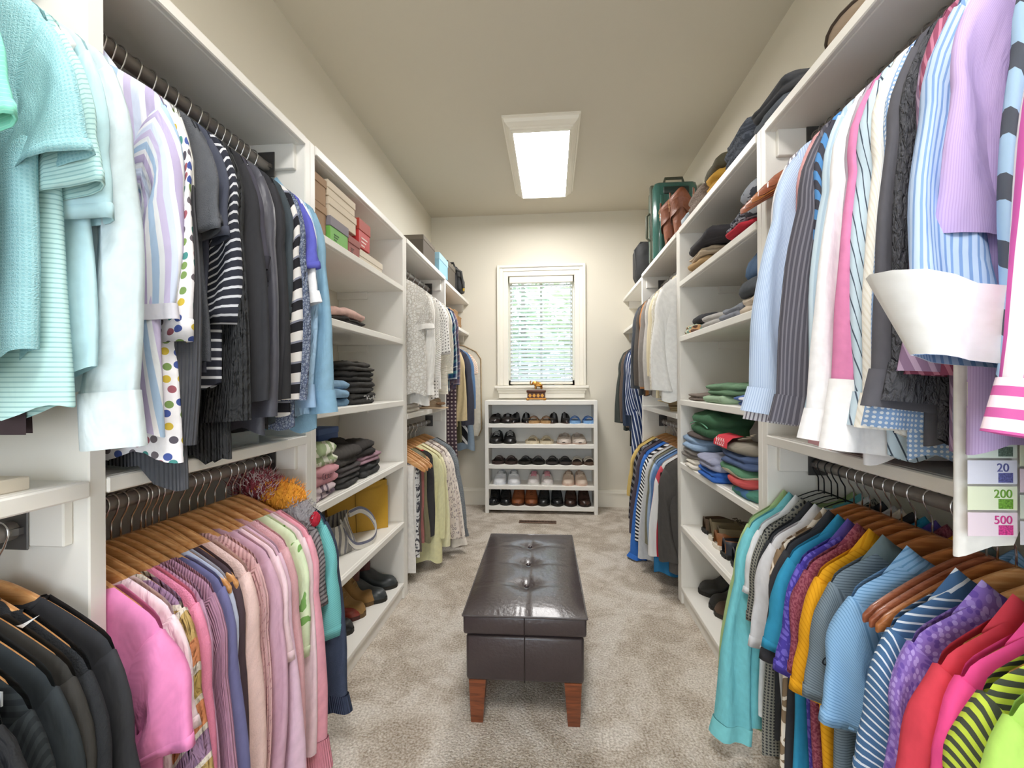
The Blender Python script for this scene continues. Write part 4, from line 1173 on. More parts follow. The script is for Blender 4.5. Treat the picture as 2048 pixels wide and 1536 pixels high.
# ------------------------------------------------------------------ ottoman
LEATH = plain('3d3334', .3, .14, 70, spec=.5, var=.08, coat=.2)
ot = thing('ottoman_bench', 'dark brown leather storage ottoman with wooden legs on the carpet', 'ottoman', (-.1, 1.58, 0), math.radians(1.0))
OX, OD = .213, .86
G().box(-OX + .006, OX - .006, .008, OD - .008, .155, .317, .012).build('storage_box', LEATH, ot, True)
nx, ny = 29, 49
P = np.zeros((ny, nx, 3))
for j in range(ny):
    for i in range(nx):
        u, v = i / (nx - 1) * 2 - 1, j / (ny - 1)
        x, y = u * (OX + .002), v * OD
        z = .392 + .022 * (1 - u ** 4) * (1 - (2 * v - 1) ** 6)
        for yb in (.215, .43, .645):
            r2 = (x / .05) ** 2 + ((y - yb) / .04) ** 2
            z -= .016 * math.exp(-r2)
            z -= .0045 * math.exp(-((y - yb) / .007) ** 2) * (1 - .6 * abs(u))
        z -= .0045 * math.exp(-(x / .006) ** 2)
        P[j, i] = (x, y, z)
g = G().grid(P)
G_lid = ot
lid = G().box(-OX - .002, OX + .002, -.003, OD + .003, .324, .39, .008).build('lid', LEATH, ot, True)
g.build('cushion', LEATH, lid, 'all')
DK = plain('241c1c', .4)
for q in ([(-OX - .003, -.004, .39), (OX + .003, -.004, .39)], [(-OX - .003, OD + .003, .39), (OX + .003, OD + .003, .39)], [(-OX - .003, -.004, .39), (-OX - .003, OD + .003, .39)], [(OX + .003, -.004, .39), (OX + .003, OD + .003, .39)]):
    G().tube(q, .0035, 6).build('piping', LEATH, lid, True)
G().tube([(0, -.005, .39), (0, -.005, .326)], .002, 5).build('seam', DK, lid, True)
G().tube([(0, .007, .315), (0, .007, .157)], .002, 5).build('seam', DK, ot, True)
for yb in (.215, .43, .645):
    G().ball((0, yb, .402), (.011, .011, .006)).build('tuft_button', plain('4a3f40', .25), lid, True)
LEGW = wood('5e2f1a', '8a4b2a')
for sx in (-1, 1):
    for yy in (.012, OD - .072):
        a, b = (-.198, -.138) if sx < 0 else (.138, .198)
        ta, tb = (a + .006, b - .012) if sx < 0 else (a + .012, b - .006)
        G().add([(a, yy, .157), (b, yy, .157), (b, yy + .06, .157), (a, yy + .06, .157), (ta, yy + .008, 0), (tb, yy + .008, 0), (tb, yy + .052, 0), (ta, yy + .052, 0)],
                [(0, 1, 2, 3), (4, 5, 6, 7), (0, 1, 5, 4), (1, 2, 6, 5), (2, 3, 7, 6), (3, 0, 4, 7)]).build('leg', LEGW, ot)

# ------------------------------------------------------------------ shoes
def shoe_upper(L, w, ank, toe_h, opening=.5, sole=.014, n=22, m=22, pointed=0., top_tilt=0.):
    """loft from heel (t=0) to toe (t=1); +X is the toe"""
    P = np.zeros((n, m, 3))
    for i in range(n):
        t = i / (n - 1)
        te = .012 + .976 * t
        hw = w * (.36 + .17 * math.sin(PI * min(1, te * .95) ** 1.3))
        if te < .12:
            hw *= math.sqrt(max(0., 1 - ((.12 - te) / .125) ** 2)) * .9 + .1
        k = .72 - .12 * pointed
        if te > k:
            hw *= max(.05, 1 - ((te - k) / (1.004 - k)) ** (2.4 - 1.2 * pointed)) ** .55
        h = toe_h + (ank - toe_h) * (1 - sstep(.30, .72, te)) + top_tilt * (1 - te)
        if te > .82:
            h *= math.sqrt(max(.06, 1 - ((te - .82) / .185) ** 2))
        for j in range(m):
            a = PI * j / (m - 1)
            y = hw * math.copysign(abs(math.cos(a)) ** .75, math.cos(a))
            s_ = math.sin(a) ** .55
            z = sole + (h - sole) * s_
            if opening and .05 < te < opening and abs(y) < hw * .62:
                z = min(z, sole + .012)
            P[i, j] = (te * L, y, z)
    return G().grid(P)
def sole_outline(L, w, pointed=0., n=26):
    pts = []
    for side in (1, -1):
        rng = range(n) if side > 0 else range(n - 1, -1, -1)
        for i in rng:
            te = .005 + .99 * i / (n - 1)
            hw = w * (.37 + .17 * math.sin(PI * min(1, te * .95) ** 1.3))
            if te < .12:
                hw *= math.sqrt(max(0., 1 - ((.12 - te) / .125) ** 2)) * .92 + .08
            k = .72 - .12 * pointed
            if te > k:
                hw *= max(.04, 1 - ((te - k) / (1.004 - k)) ** (2.4 - 1.2 * pointed)) ** .55
            pts.append((te * L * 1.01 - .002, side * hw * 1.04))
    return pts
SHOES = {}
def make_shoe(kind, m1, m2, m3=None, L=.26, w=.1, label='', loc=(0, 0, 0), rz=0., name='shoe', group=None, shaft=.12):
    r = thing(name, label, 'shoe', loc, rz, group)
    if kind == 'sneaker':
        G().prism(sole_outline(L, w), 0, .022, 'z').build('sole', m2, r)
        shoe_upper(L, w, .105, .056, .46, .018).build('upper', m1, r, True)
        up_ = G().add([(L * .40, -.022, .104), (L * .40, .022, .104), (L * .66, .016, .072), (L * .66, -.016, .072)], [(0, 1, 2, 3)])
        up_.build('tongue', m1, r)
        for k in range(4):
            x = L * (.44 + .06 * k)
            z = .104 - .009 * k
            G().tube([(x, -.026, z - .008), (x + .008, 0, z + .002), (x, .026, z - .008)], .0028, 5).build('lace', m3 or m2, r, True)
    elif kind == 'loafer':
        G().prism(sole_outline(L, w), 0, .012, 'z').box(.002, .06, -w * .36, w * .36, 0, .02, .003).build('sole', m2, r)
        shoe_upper(L, w, .085, .05, .55, .012).build('upper', m1, r, True)
        G().tube([(L * .55, -.04, .036), (L * .57, -.02, .054), (L * .57, .02, .054), (L * .55, .04, .036)], .006, 6).build('strap', m3 or m1, r, True)
    elif kind == 'slide':
        G().prism(sole_outline(L, w), 0, .026, 'z').build('sole', m2, r)
        for xa, xb, zz in ((.42, .58, .066), (.62, .80, .058)):
            rows = [[(L * (xa + (xb - xa) * q), .047 * math.cos(a), .018 + (zz - .018) * math.sin(a)) for a in np.linspace(0, PI, 13)] for q in (0, .33, .66, 1)]
            rows += [[(x, y * .94, z - .005) for x, y, z in rr] for rr in rows[::-1]]
            G().grid(rows).build('strap', m1, r, 'all')
    elif kind == 'pump':
        G().prism(sole_outline(L, w * .9, .9), 0, .006, 'z').build('sole', m2, r)
        shoe_upper(L, w * .9, .06, .036, .66, .005, pointed=.9, top_tilt=.035).build('upper', m1, r, True)
        G().prism([(p[0] * .95 + .006, p[1] * .7) for p in sole_outline(L, w * .9, .9)], .007, .012, 'z').build('insole', m3 or m2, r)
    elif kind == 'boot':
        G().prism(sole_outline(L, w), 0, .018, 'z').box(.004, .07, -w * .36, w * .36, 0, .03, .003).build('sole', m2, r)
        shoe_upper(L, w, .11, .055, 0, .016).build('foot', m3 or m1, r, True)
        rows = []
        for q in np.linspace(0, 1, 8):
            z = .07 + shaft * q
            rx, ry = .058 + .004 * math.sin(5 * q), .038 + .006 * q
            rows.append([(L * .245 - .004 * q + rx * math.cos(a), ry * math.sin(a), z + .008 * math.cos(a) * q) for a in np.linspace(0, 2 * PI, 19)[:-1]])
        rows.append([(p[0] * .93 + L * .245 * .07, p[1] * .9, p[2]) for p in rows[-1]])
        rows.append([(p[0], p[1], p[2] - .05) for p in rows[-1]])
        G().grid(rows, True).build('shaft', m1, r, 'all')
    elif kind == 'laceboot':
        G().prism(sole_outline(L, w), 0, .02, 'z').box(.004, .07, -w * .36, w * .36, 0, .028, .003).build('sole', m2, r)
        shoe_upper(L, w, .15, .06, .40, .018).build('upper', m1, r, True)
        for k in range(4):
            x, z = L * (.38 + .055 * k), .146 - .02 * k
            G().tube([(x, -.032, z - .018), (x + .012, 0, z + .002), (x, .032, z - .018)], .003, 5).build('lace', m3 or m2, r, True)
    return r
def pair(kind, m1, m2, m3, x, y, z, rz, what, sep=.105, turn=4., name='shoe', a='left', b='right', grp=None, **k):
    """two shoes side by side, toes along rz"""
    nx_, ny_ = -math.sin(rz), math.cos(rz)
    for s, wd in ((1, a), (-1, b)):
        make_shoe(kind, m1, m2, m3, label=what % wd, loc=(x + nx_ * sep / 2 * s, y + ny_ * sep / 2 * s, z), rz=rz + math.radians(turn * s), name=name, group=grp, **k)

def lea(h, r=.3, b=.1):
    return plain(h, r, b, 60, spec=.5, var=.1)
RUB = plain('26241f', .7)
# ------------------------------------------------------------------ shoe rack
RX0, RX1, RY0, RY1 = -.625, .412, 4.195, 4.47
rk = thing('shoe_rack', 'white five-tier shoe rack beneath the window', 'shoe rack', (0, 0, 0))
G().box(RX0, RX0 + .034, RY0, RY1, 0, 1.045, .002).build('side_panel', PAINT, rk)
G().box(RX1 - .034, RX1, RY0, RY1, 0, 1.045, .002).build('side_panel', PAINT, rk)
G().box(RX0 + .034, RX1 - .034, RY0, RY1, 1.007, 1.045, .002).build('top', PAINT, rk)
RZ = [.832, .642, .45, .26, .068]
for z in RZ:
    G().box(RX0 + .034, RX1 - .034, RY0, RY1, z - .036, z, .002).build('shelf', PAINT, rk)
G().box(RX0 + .034, RX1 - .034, RY1 - .012, RY1, .03, 1.007).build('back_panel', PAINT, rk)
F = -PI / 2
SILV = plain('b9babc', .4)
def rp(kind, m1, m2, m3, xc, row, what, sep=.098, **k):
    L = k.pop('L', .25)
    pair(kind, m1, m2, m3, xc, RY0 + .012 + L, RZ[row], F, what, sep, L=L, a='left', b='right', grp=None, **k)
rp('loafer', lea('2a2422'), RUB, lea('453c3a'), -.483, 0, '%s shoe of the black strappy sandals, top tier', w=.11)
rp('pump', lea('1c1b1c', .15), plain('8c7a72'), plain('cdbfb4'), -.298, 0, '%s shoe of the black pointed pumps, top tier', .09, w=.1)
rp('slide', lea('8d6642', .5), plain('b08c5e'), None, -.115, 0, '%s tan double-strap slide, top tier', w=.11)
rp('pump', lea('26211f'), plain('5a4a42'), plain('c08a80'), .068, 0, '%s brown ballet flat with pink insole, top tier', .1, w=.1)
rp('slide', plain('3f78bf', .5), plain('7fa9d6', .6), None, .275, 0, '%s bright blue sandal, top tier', .105, w=.1)
rp('sneaker', lea('1f1f20'), RUB, plain('cfcfcf'), -.464, 1, '%s black sneaker with white laces, second tier', .105, w=.11)
rp('slide', plain('d6c8aa', .7), plain('d9ccb0', .8), None, -.12, 1, '%s cream buckle slide, second tier', .112, w=.12)
rp('loafer', fab('ddd0c4', bump=.9, wr=80), plain('b79f90', .8), plain('7d685c'), .18, 1, '%s cream fleece-lined clog, second tier', .116, w=.13)
rp('slide', lea('3f2a26', .6), plain('3a2a26', .7), None, -.45, 2, '%s dark brown strappy sandal, third tier', .1, w=.11)
rp('slide', lea('222124', .4), RUB, None, -.195, 2, '%s black braided slide, third tier', .102, w=.115)
rp('slide', lea('2a2626', .4), plain('3a3432', .7), None, .06, 2, '%s black leather slide, third tier', .102, w=.11)
rp('slide', plain('d9d2c6', .6), plain('5e4a3e', .7), None, .285, 2, '%s white lattice-strap sandal, third tier', .088, w=.1)
WHT = plain('e6e8ec', .55)
rp('sneaker', WHT, plain('dfe2e8', .6), plain('f2f2f2'), -.43, 3, '%s white sneaker with white laces, fourth tier', .112, w=.11)
rp('sneaker', plain('dcd6d4', .6, var=.15, vscale=40), plain('e8e6e2', .6), plain('e0507c'), -.113, 3, '%s white sneaker with pink laces, fourth tier', .108, w=.105)
rp('sneaker', plain('ddc9b8', .7), plain('dbbfae', .7), plain('e6d8ca'), .207, 3, '%s beige knit sneaker, fourth tier', .098, w=.105)
rp('laceboot', lea('1e2023', .18), RUB, BLACKM, -.50, 4, '%s glossy black lace-up shoe, bottom tier', .094, w=.105, L=.255)
rp('laceboot', lea('8a4e2a', .5), plain('4a2c1c'), plain('5a341f'), -.262, 4, '%s tan brown buckled shoe, bottom tier', .104, w=.115, L=.255)
rp('laceboot', lea('222426', .22), RUB, BLACKM, -.02, 4, '%s black dress shoe, bottom tier', .104, w=.105, L=.255)
rp('laceboot', lea('3c2a24', .25), plain('241814'), plain('3a2a24'), .232, 4, '%s dark brown dress shoe, bottom tier', .105, w=.108, L=.255)

# ------------------------------------------------------------------ boots and shoes on the towers
MAR = lea('5e2c2c', .35)
zb = BASE
pair('boot', MAR, RUB, lea('33383a', .4), -1.13, 2.352, zb, 0, 'maroon pull-on boot with a black toe, %s of its pair', .125, name='ankle_boot', a='window side', b='near side', L=.28, w=.105, shaft=.17)
pair('laceboot', lea('94703f', .7), plain('6b5232', .7), plain('a58a5a'), -1.13, 2.175, zb, 0, 'tan suede lace-up bootie, %s of its pair', .10, name='ankle_boot', a='window side', b='near side', L=.235, w=.1)
pair('boot', lea('8a3a30', .3), plain('4a2420', .6), lea('94433a', .25), -1.14, 2.035, zb, 0, 'russet red leather boot, %s of its pair', .095, name='ankle_boot', a='window side', b='near side', L=.235, w=.095, shaft=.13)
pair('boot', lea('222224', .4), RUB, None, -1.15, 1.90, zb, 0, 'black boot beside the navy cardigan, %s of its pair', .1, name='ankle_boot', a='window side', b='near side', L=.26, w=.1, shaft=.13)
zz = LEV[4]
pair('loafer', lea('5e4a36', .5), RUB, None, .77, 2.36, zz, 0, 'brown suede loafer, %s of its pair', .1, name='loafer', a='window side', b='near side', L=.28, w=.105)
pair('sneaker', plain('7f745c', .8), plain('cfc8ba', .7), plain('57503e'), .765, 2.25, zz, 0, 'olive canvas sneaker, %s of its pair', .1, name='sneaker', a='window side', b='near side', L=.28, w=.105)
pair('loafer', lea('9a6236', .45), plain('d8d0c2', .6), plain('b98a5a'), .75, 2.14, zz, 0, 'tan leather slip-on, %s of its pair', .1, name='slip_on_shoe', a='window side', b='near side', L=.285, w=.105)
pair('loafer', lea('2f3440', .4), RUB, lea('3a4150'), .745, 2.02, zz, 0, 'navy moccasin, %s of its pair', .105, name='moccasin', a='window side', b='near side', L=.285, w=.105)
pair('loafer', lea('46382c', .5), RUB, None, .76, 1.88, zz, 0, 'dark brown moccasin, %s of its pair', .105, name='moccasin', a='window side', b='near side', L=.285, w=.105)
pair('laceboot', lea('2b2b2a', .45), RUB, BLACKM, 1.045, 2.40, zb, PI, 'black rubber-soled work shoe, %s of its pair', .13, name='work_shoe', a='near side', b='window side', L=.28, w=.12)
pair('laceboot', lea('5c4636', .6), plain('3a342c', .7), None, 1.045, 2.17, zb, PI, 'brown leather hiking shoe, %s of its pair', .12, name='hiking_shoe', a='near side', b='window side', L=.28, w=.115)

# ------------------------------------------------------------------ folded clothes
def folded(name, label, cat, loc, size, layers, m, rz=0., puff=.25, seed=1, slump=0., group=None):
    """a folded pile: layered rim, soft top; loc = centre of the underside"""
    rnd = random.Random(seed)
    wx, wy, h = size[0] / 2, size[1] / 2, size[2]
    n = 36
    rows, ru = [], []
    ph = [rnd.random() * 6.28 for _ in range(layers * 3 + 9)]
    lv = []
    for k in range(layers):
        for q in (.06, .3, .62, .94):
            lv.append((k, q))
    rows.append([(0, 0)] * n)
    def outline(sc, a, k):
        c, s_ = math.cos(a), math.sin(a)
        e = .42
        x = wx * sc * math.copysign(abs(c) ** e, c)
        y = wy * sc * math.copysign(abs(s_) ** e, s_)
        wob = 1 + .05 * math.sin(2 * a + ph[k]) + .03 * math.sin(5 * a + ph[k + 3])
        return x * wob, y * wob
    P = []
    for k, q in lv:
        z = h * (k + q) / layers
        ins = 1 - .16 * (1 - math.sin(PI * (q * .94 + .03)) ** .6) * min(1., .05 / max(wx, wy) * 4 + .3)
        sc = ins * (1 + .03 * math.sin(ph[k] * 2))
        row = []
        for j in range(n):
            a = 2 * PI * j / n
            x, y = outline(sc, a, k)
            dz = h * .05 * math.sin(3 * a + ph[k + 2]) * (k + q) / layers + slump * x / wx * z / h
            row.append((x, y, max(0.0005, z + dz) if k or q > .1 else .0005))
        P.append(row)
    top = P[-1]
    for f, dz in ((.86, puff * .5), (.6, puff * .85), (.3, puff), (.03, puff)):
        P.append([(x * f, y * f, z * (1 - .0) + dz * h / layers * (1 + .25 * math.sin(4 * j / n * 6.28 + ph[1]))) for j, (x, y, z) in enumerate(top)])
    for ri, r_ in enumerate(P):
        for j, (x, y, zq) in enumerate(r_):
            p = Vector((x * 16 + seed * 3.1, y * 16, zq * 22))
            n1_, n2_ = mnoise.noise(p), mnoise.noise(p * 2.3 + Vector((9, 2, 4)))
            k = 1 + .07 * n1_ + .03 * n2_
            r_[j] = (x * k, y * k, max(.0005, zq + min(h, .05) * (.16 * n2_ + .10 * n1_) * (zq / h) ** .5) if ri > 1 else zq)
    uv = [[(x + y * .8, z + math.hypot(x, y) * .4) for x, y, z in r] for r in P]
    r = thing(name, label, cat, loc, rz, group)
    G().grid(P, True, uv, True, True).build('folded_cloth', m, r, 'all')
    return r
def fold_on(side, y, z, name, label, cat, size, layers, m, d=.19, **k):
    x = (XL - d) if side < 0 else (XR + d)
    return folded(name, label, cat, (x, y, z), size, layers, m, **k)
DARK = ['3a3836', '2c2b2a', '444240', '34302e']
# left tower
z = LEV[1]
fold_on(-1, 1.95, z, 'folded_leggings', 'folded black leggings under the pale pink blouse', 'folded clothes', (.26, .28, .035), 2, fab('3a3634'), seed=3, d=.16)
fold_on(-1, 1.93, z + .037, 'folded_blouse', 'folded pale pink blouse on the upper shelf', 'folded clothes', (.26, .30, .035), 1, fab('d6b2a8', bump=.8), seed=4, d=.16)
z = LEV[2]
h = 0
for i, (c, hh, s, lab) in enumerate((('363432', .05, .32, 'lowest of the black stack, with a sparkly trim'), ('3d3b3a', .05, .30, 'second of the black stack'), ('312f2e', .045, .29, 'third of the black stack'), ('45423f', .04, .26, 'topmost of the black stack'))):
    o = fold_on(-1, 2.06 - .01 * i, z + h, 'folded_jeans', 'folded black jeans, ' + lab, 'folded clothes', (.25, s, hh), 2, fab(c, bump=.6), seed=10 + i, d=.15)
    if i == 0:
        rnd = random.Random(5)
        for k in range(14):
            G().ball((.128 + rnd.uniform(-.004, .004), -.06 + k * .009 + rnd.uniform(-.005, .005), .03 + rnd.uniform(-.008, .01)), .0042, 6, 4).build('sequin', plain('e8e8ea', .2, metal=.8), o)
    h += hh + .002
for i, (c, hh, lab) in enumerate((('6f92b0', .03, 'lower one'), ('87a9c6', .035, 'middle one'), ('7d9db8', .03, 'upper one'))):
    fold_on(-1, 1.80, z + i * .036, 'folded_denim', 'folded light denim garment beside the black stack, ' + lab, 'folded clothes', (.22, .14, hh), 1, fab(c, bump=.7), seed=20 + i, d=.13)
z = LEV[3]
L4 = [(1.66, 0, .20, .05, 'd8c6cc', ('blot', 40, .5, '7a6a78'), 'folded pink and grey print top at the bottom front'),
      (1.66, .052, .20, .07, 'dfa3ac', None, 'folded rose pink sweatshirt with a scroll motif'),
      (1.66, .124, .18, .07, '9fae86', ('blot', 30, .5, 'e6e6d6'), 'folded green print scarf above the rose sweatshirt'),
      (1.88, 0, .22, .045, '3f3d3c', None, 'folded charcoal trousers lowest beside the rose sweatshirt'),
      (1.88, .047, .22, .04, '504b4b', None, 'folded dark grey trousers in the middle of the pile'),
      (2.12, 0, .24, .06, '3a3a3a', None, 'folded black trousers at the back of the pile'),
      (2.10, .062, .26, .035, 'a17f8c', None, 'folded mauve jersey top in the pile'),
      (1.86, .089, .24, .065, '45413e', None, 'folded slumped black cardigan on the pile front'),
      (2.06, .099, .24, .06, '35312f', None, 'folded black sweater topping the mauve jersey')]
for i, (y, dz, s, hh, c, pt, lab) in enumerate(L4):
    o = fold_on(-1, y, z + dz, 'folded_shirt', lab, 'folded clothes', (.24, s, hh), 2, fab(c, pt, bump=.7), seed=30 + i, d=.14, puff=.5)
    if 'rose' in lab and 'scroll' in lab:
        for k in range(3):
            G().tube([(.122, -.03 + k * .02 + .012 * math.cos(a), .035 + .012 * math.sin(a)) for a in np.linspace(0, 5.5, 14)], .0016, 5).build('scroll_motif', plain('7c4f58'), o, True)
G().box(-1.12, -.92, 2.26, 2.275, z, z + .13, .003)
b = thing('notebook', 'coral pink hardback notebook standing behind the folded pile', 'book', (-1.03, 2.27, z))
G().box(-.09, .09, 0, .016, 0, .125, .002).build('cover', plain('c98a78', .6), b)
G().box(-.086, .088, .003, .013, .003, .128).build('pages', plain('efe8da', .8), b)
b = thing('blue_box', 'small blue carton behind the folded black sweater', 'box', (-1.13, 2.12, z))
G().box(-.05, .05, -.1, .1, 0, .215, .003).build('carton', plain('5a78b4', .6), b)
G().box(-.052, .052, -.102, .102, .19, .22, .003).build('lid', plain('6a88c4', .6), b)
# yellow tote and striped bag
z = LEV[4]
yb = thing('yellow_bag', 'mustard yellow leather tote bag on the low shelf', 'bag', (-1.03, 2.325, z), math.radians(38))
YEL = lea('c79a2e', .45)
G().add([(-.14, -.045, 0), (.15, -.045, 0), (.15, .045, 0), (-.14, .045, 0), (-.17, -.03, .235), (.15, -.03, .255), (.15, .03, .255), (-.17, .03, .235)], [(0, 1, 2, 3), (0, 1, 5, 4), (1, 2, 6, 5), (2, 3, 7, 6), (3, 0, 4, 7)]).build('body', YEL, yb)
G().add([(.0, -.049, .005), (.15, -.049, .0), (.152, -.04, .225), (-.012, -.038, .2)], [(0, 1, 2, 3)]).build('front_pocket', YEL, yb)
G().tube([(-.09, -.03, .235), (-.07, -.03, .29), (.05, -.03, .30), (.08, -.03, .248)], .006, 6).build('handle', YEL, yb, True)
G().tube([(-.015, -.05, .0), (-.02, -.042, .235)], .002, 5).build('seam', plain('8f6c1c'), yb, True)
sb_ = thing('striped_bag', 'crumpled grey and white striped canvas bag with a webbing handle', 'bag', (-1.03, 2.02, z))
SBM = fab('b9b3a8', ('s', 0, .03, [(0, 'd6d2ca'), (.6, '8b8a90')]), bump=1.)
rnd = random.Random(3)
G().grid([[((.11 - .03 * q) * math.cos(a) * (1 + .12 * math.sin(3 * a + 4 * q)), (.12 - .02 * q) * math.sin(a) * (1 + .1 * math.sin(4 * a)), (.002 + .15 * q) + .02 * math.sin(2 * a) * q) for a in np.linspace(0, 2 * PI, 25)[:-1]] for q in np.linspace(0, 1, 10)], True, [[(.12 * a, .2 * q) for a in np.linspace(0, 2 * PI, 25)[:-1]] for q in np.linspace(0, 1, 10)], True).build('pouch', SBM, sb_, 'all')
pts = [(.06, .08, .15), (.10, .12, .16), (.14, .15, .12), (.165, .15, .06), (.165, .12, .022), (.15, .06, .016), (.12, .0, .03), (.09, -.03, .09), (.07, -.03, .14)]
rows = []
for p in smooth(pts):
    rows.append([(p[0] + d0, p[1], p[2] + d1) for d0, d1 in ((-.004, .016), (.004, .016), (.004, -.016), (-.004, -.016))])
G().grid(rows, True, [[(.03 * i, .01 * j) for j in range(4)] for i in range(len(rows))], True, True).build('handle', fab('cfcac0', ('s', 90, .014, [(0, 'd9d5cc'), (.6, '77788a')])), sb_)
# shoe boxes
def carton(name, label, loc, size, m, lidm=None, rz=0., lid=.03, txt=None, face='x', cat='box'):
    r = thing(name, label, cat, loc, rz)
    a, b_, h = size[0] / 2, size[1] / 2, size[2]
    G().box(-a, a, -b_, b_, 0, h - .004, .0015).build('carton', m, r)
    G().box(-a - .003, a + .003, -b_ - .003, b_ + .003, h - lid, h, .0015).build('lid', lidm or m, r)
    if txt:
        s, sz, tm = txt
        for k in range(3):
            G().box(a, a + .0015, -b_ * .6, -b_ * .6 + sz * (2.2 - .5 * k), (h - lid) * .55 - k * sz * .55, (h - lid) * .55 - k * sz * .55 + sz * .22).build('printed_mark', tm, r)
    return r
z = LEV[0]
CR = plain('dccdb6', .7)
TANB = plain('a98a6c', .8)
carton('shoe_box', 'brown kraft shoe box in the dark corner, lower', (-.99, 1.60, z), (.28, .11, .12), TANB)
carton('shoe_box', 'brown kraft shoe box in the dark corner, upper', (-.99, 1.60, z + .122), (.28, .11, .10), TANB)
carton('shoe_box', 'lime green shoe box with a grey lid', (-.99, 1.745, z), (.30, .15, .098), plain('78b856', .6), plain('88828a', .7), lid=.038, txt=('size', .018, plain('3f6a34')))
carton('shoe_box', 'brick red shoe box beside the lime one', (-.99, 1.88, z), (.30, .11, .075), plain('a4625a', .7), txt=('shoe', .014, plain('5a3a34')))
carton('shoe_box', 'cream shoe box bridging the green and brick ones', (-1.0, 1.80, z + .10), (.30, .24, .075), CR)
carton('shoe_box', 'cream shoe box at the very top of the stack', (-1.0, 1.79, z + .177), (.30, .24, .06), CR)
carton('shoe_box', 'bright red shoe box with a loose flap', (-.99, 2.0, z + .062), (.29, .12, .125), plain('c93a3a', .5), plain('b24434', .6), lid=.05, txt=('4 in', .03, plain('f0d0c8')))
carton('shoe_box', 'long flat off-white box in front of the red one', (-.97, 2.09, z), (.24, .27, .056), plain('e3d8c6', .7))
# things on the far left top shelf
carton('storage_box', 'taupe metal-edged storage box on the top shelf', (-1.0, 3.12, TOP), (.30, .30, .155), plain('5a5249', .55), plain('6b6358', .5), lid=.03)
carton('storage_box', 'light blue ribboned gift box on the top shelf', (-.97, 3.50, TOP), (.26, .28, .15), plain('8fbcd0', .6), plain('9fc8da', .55), lid=.05)
carton('storage_box', 'taupe storage box behind the blue gift box', (-1.0, 3.83, TOP - .02), (.30, .28, .2), plain('5d564c', .55), plain('6e675c', .5), lid=.04)
cb = thing('camera_bag', 'black padded camera bag with yellow zip tag on the top shelf', 'bag', (-.98, 4.13, TOP - .02))
CBM = fab('2b2b2c', bump=.6, rough=.6)
G().box(-.14, .14, -.12, .12, 0, .24, .03).build('body', CBM, cb, True)
G().box(.12, .17, -.1, .1, .02, .15, .02).build('front_pocket', CBM, cb, True)
G().tube([(-.1, 0, .23), (-.08, 0, .29), (.08, 0, .29), (.1, 0, .23)], .012, 7).build('handle', CBM, cb, True)
G().tube([(.10, -.13, .22), (.175, -.12, .18), (.185, -.05, .05)], .012, 7).build('strap', plain('4a4a4a', .5), cb, True)
G().box(.17, .182, -.04, .01, .03, .075, .004).build('zip_tag', plain('d8b13a', .5), cb)
for i, (x, y, zz_, sx, sy, h) in enumerate(((-.98, 3.95, 1.715, .2, .17, .15), (-.98, 4.14, 1.715, .2, .16, .08), (-.98, 4.14, 1.797, .2, .16, .085), (-.98, 4.31, 1.715, .2, .14, .06), (-.98, 4.31, 1.777, .2, .14, .07), (-.98, 3.77, 1.715, .2, .16, .10))):
    carton('small_box', 'small brown cardboard box, %s on the corner shelf' % ['large', 'lower middle', 'upper middle', 'lower outer', 'upper outer', 'innermost'][i], (x, y, zz_), (sx, sy, h), plain('a8835c', .8), plain('b8926a', .8), lid=.012)
# middle shelf of the white bay
folded('folded_linen', 'folded white linen trousers on the middle shelf below the blouses', 'folded clothes', (-1.0, 2.78, 1.03), (.30, .40, .05), 2, fab('d6cfc2'), seed=61)
hat = thing('straw_hat', 'small straw hat with a fabric flower below the blouses', 'hat', (-.86, 3.2, 1.03))
G().lathe([(.12, 0), (.118, .006), (.07, .012), (.065, .06), (.05, .075), (.01, .08)], 24).build('crown', fab('b9a184', ('knit', .006, 'v')), hat, True)
for k in range(6):
    a = k * PI / 3
    G().ball((.07 + .022 * math.cos(a), -.03 + .022 * math.sin(a), .035), (.016, .016, .01)).build('petal', fab('9c7a5c'), hat, True)
# flat plastic sleeve under the dark tops
pl = thing('plastic_bin', 'clear plastic storage tray on the middle shelf below the dark tops', 'tray', (-1.0, .97, 1.03))
PLM = NT('clear_plastic')
PLM.b.inputs['Base Color'].default_value = srgb('c9d2d0')
PLM.b.inputs['Alpha'].default_value = .35
PLM.b.inputs['Roughness'].default_value = .12
G().box(-.15, .14, -.12, .3, 0, .004).box(-.15, -.147, -.12, .3, .004, .04).box(.137, .14, -.12, .3, .004, .04).box(-.147, .137, -.12, -.117, .004, .04).box(-.147, .137, .297, .3, .004, .04).build('tray_shell', PLM.m, pl)
fb = thing('folded_board', 'flat pale wooden drawer front lying on the middle shelf by the teal shirts', 'board', (-1.02, .48, 1.03))
G().box(-.16, .16, -.25, .2, 0, .022, .002).build('panel', plain('e0d6c4', .5, var=.04), fb)

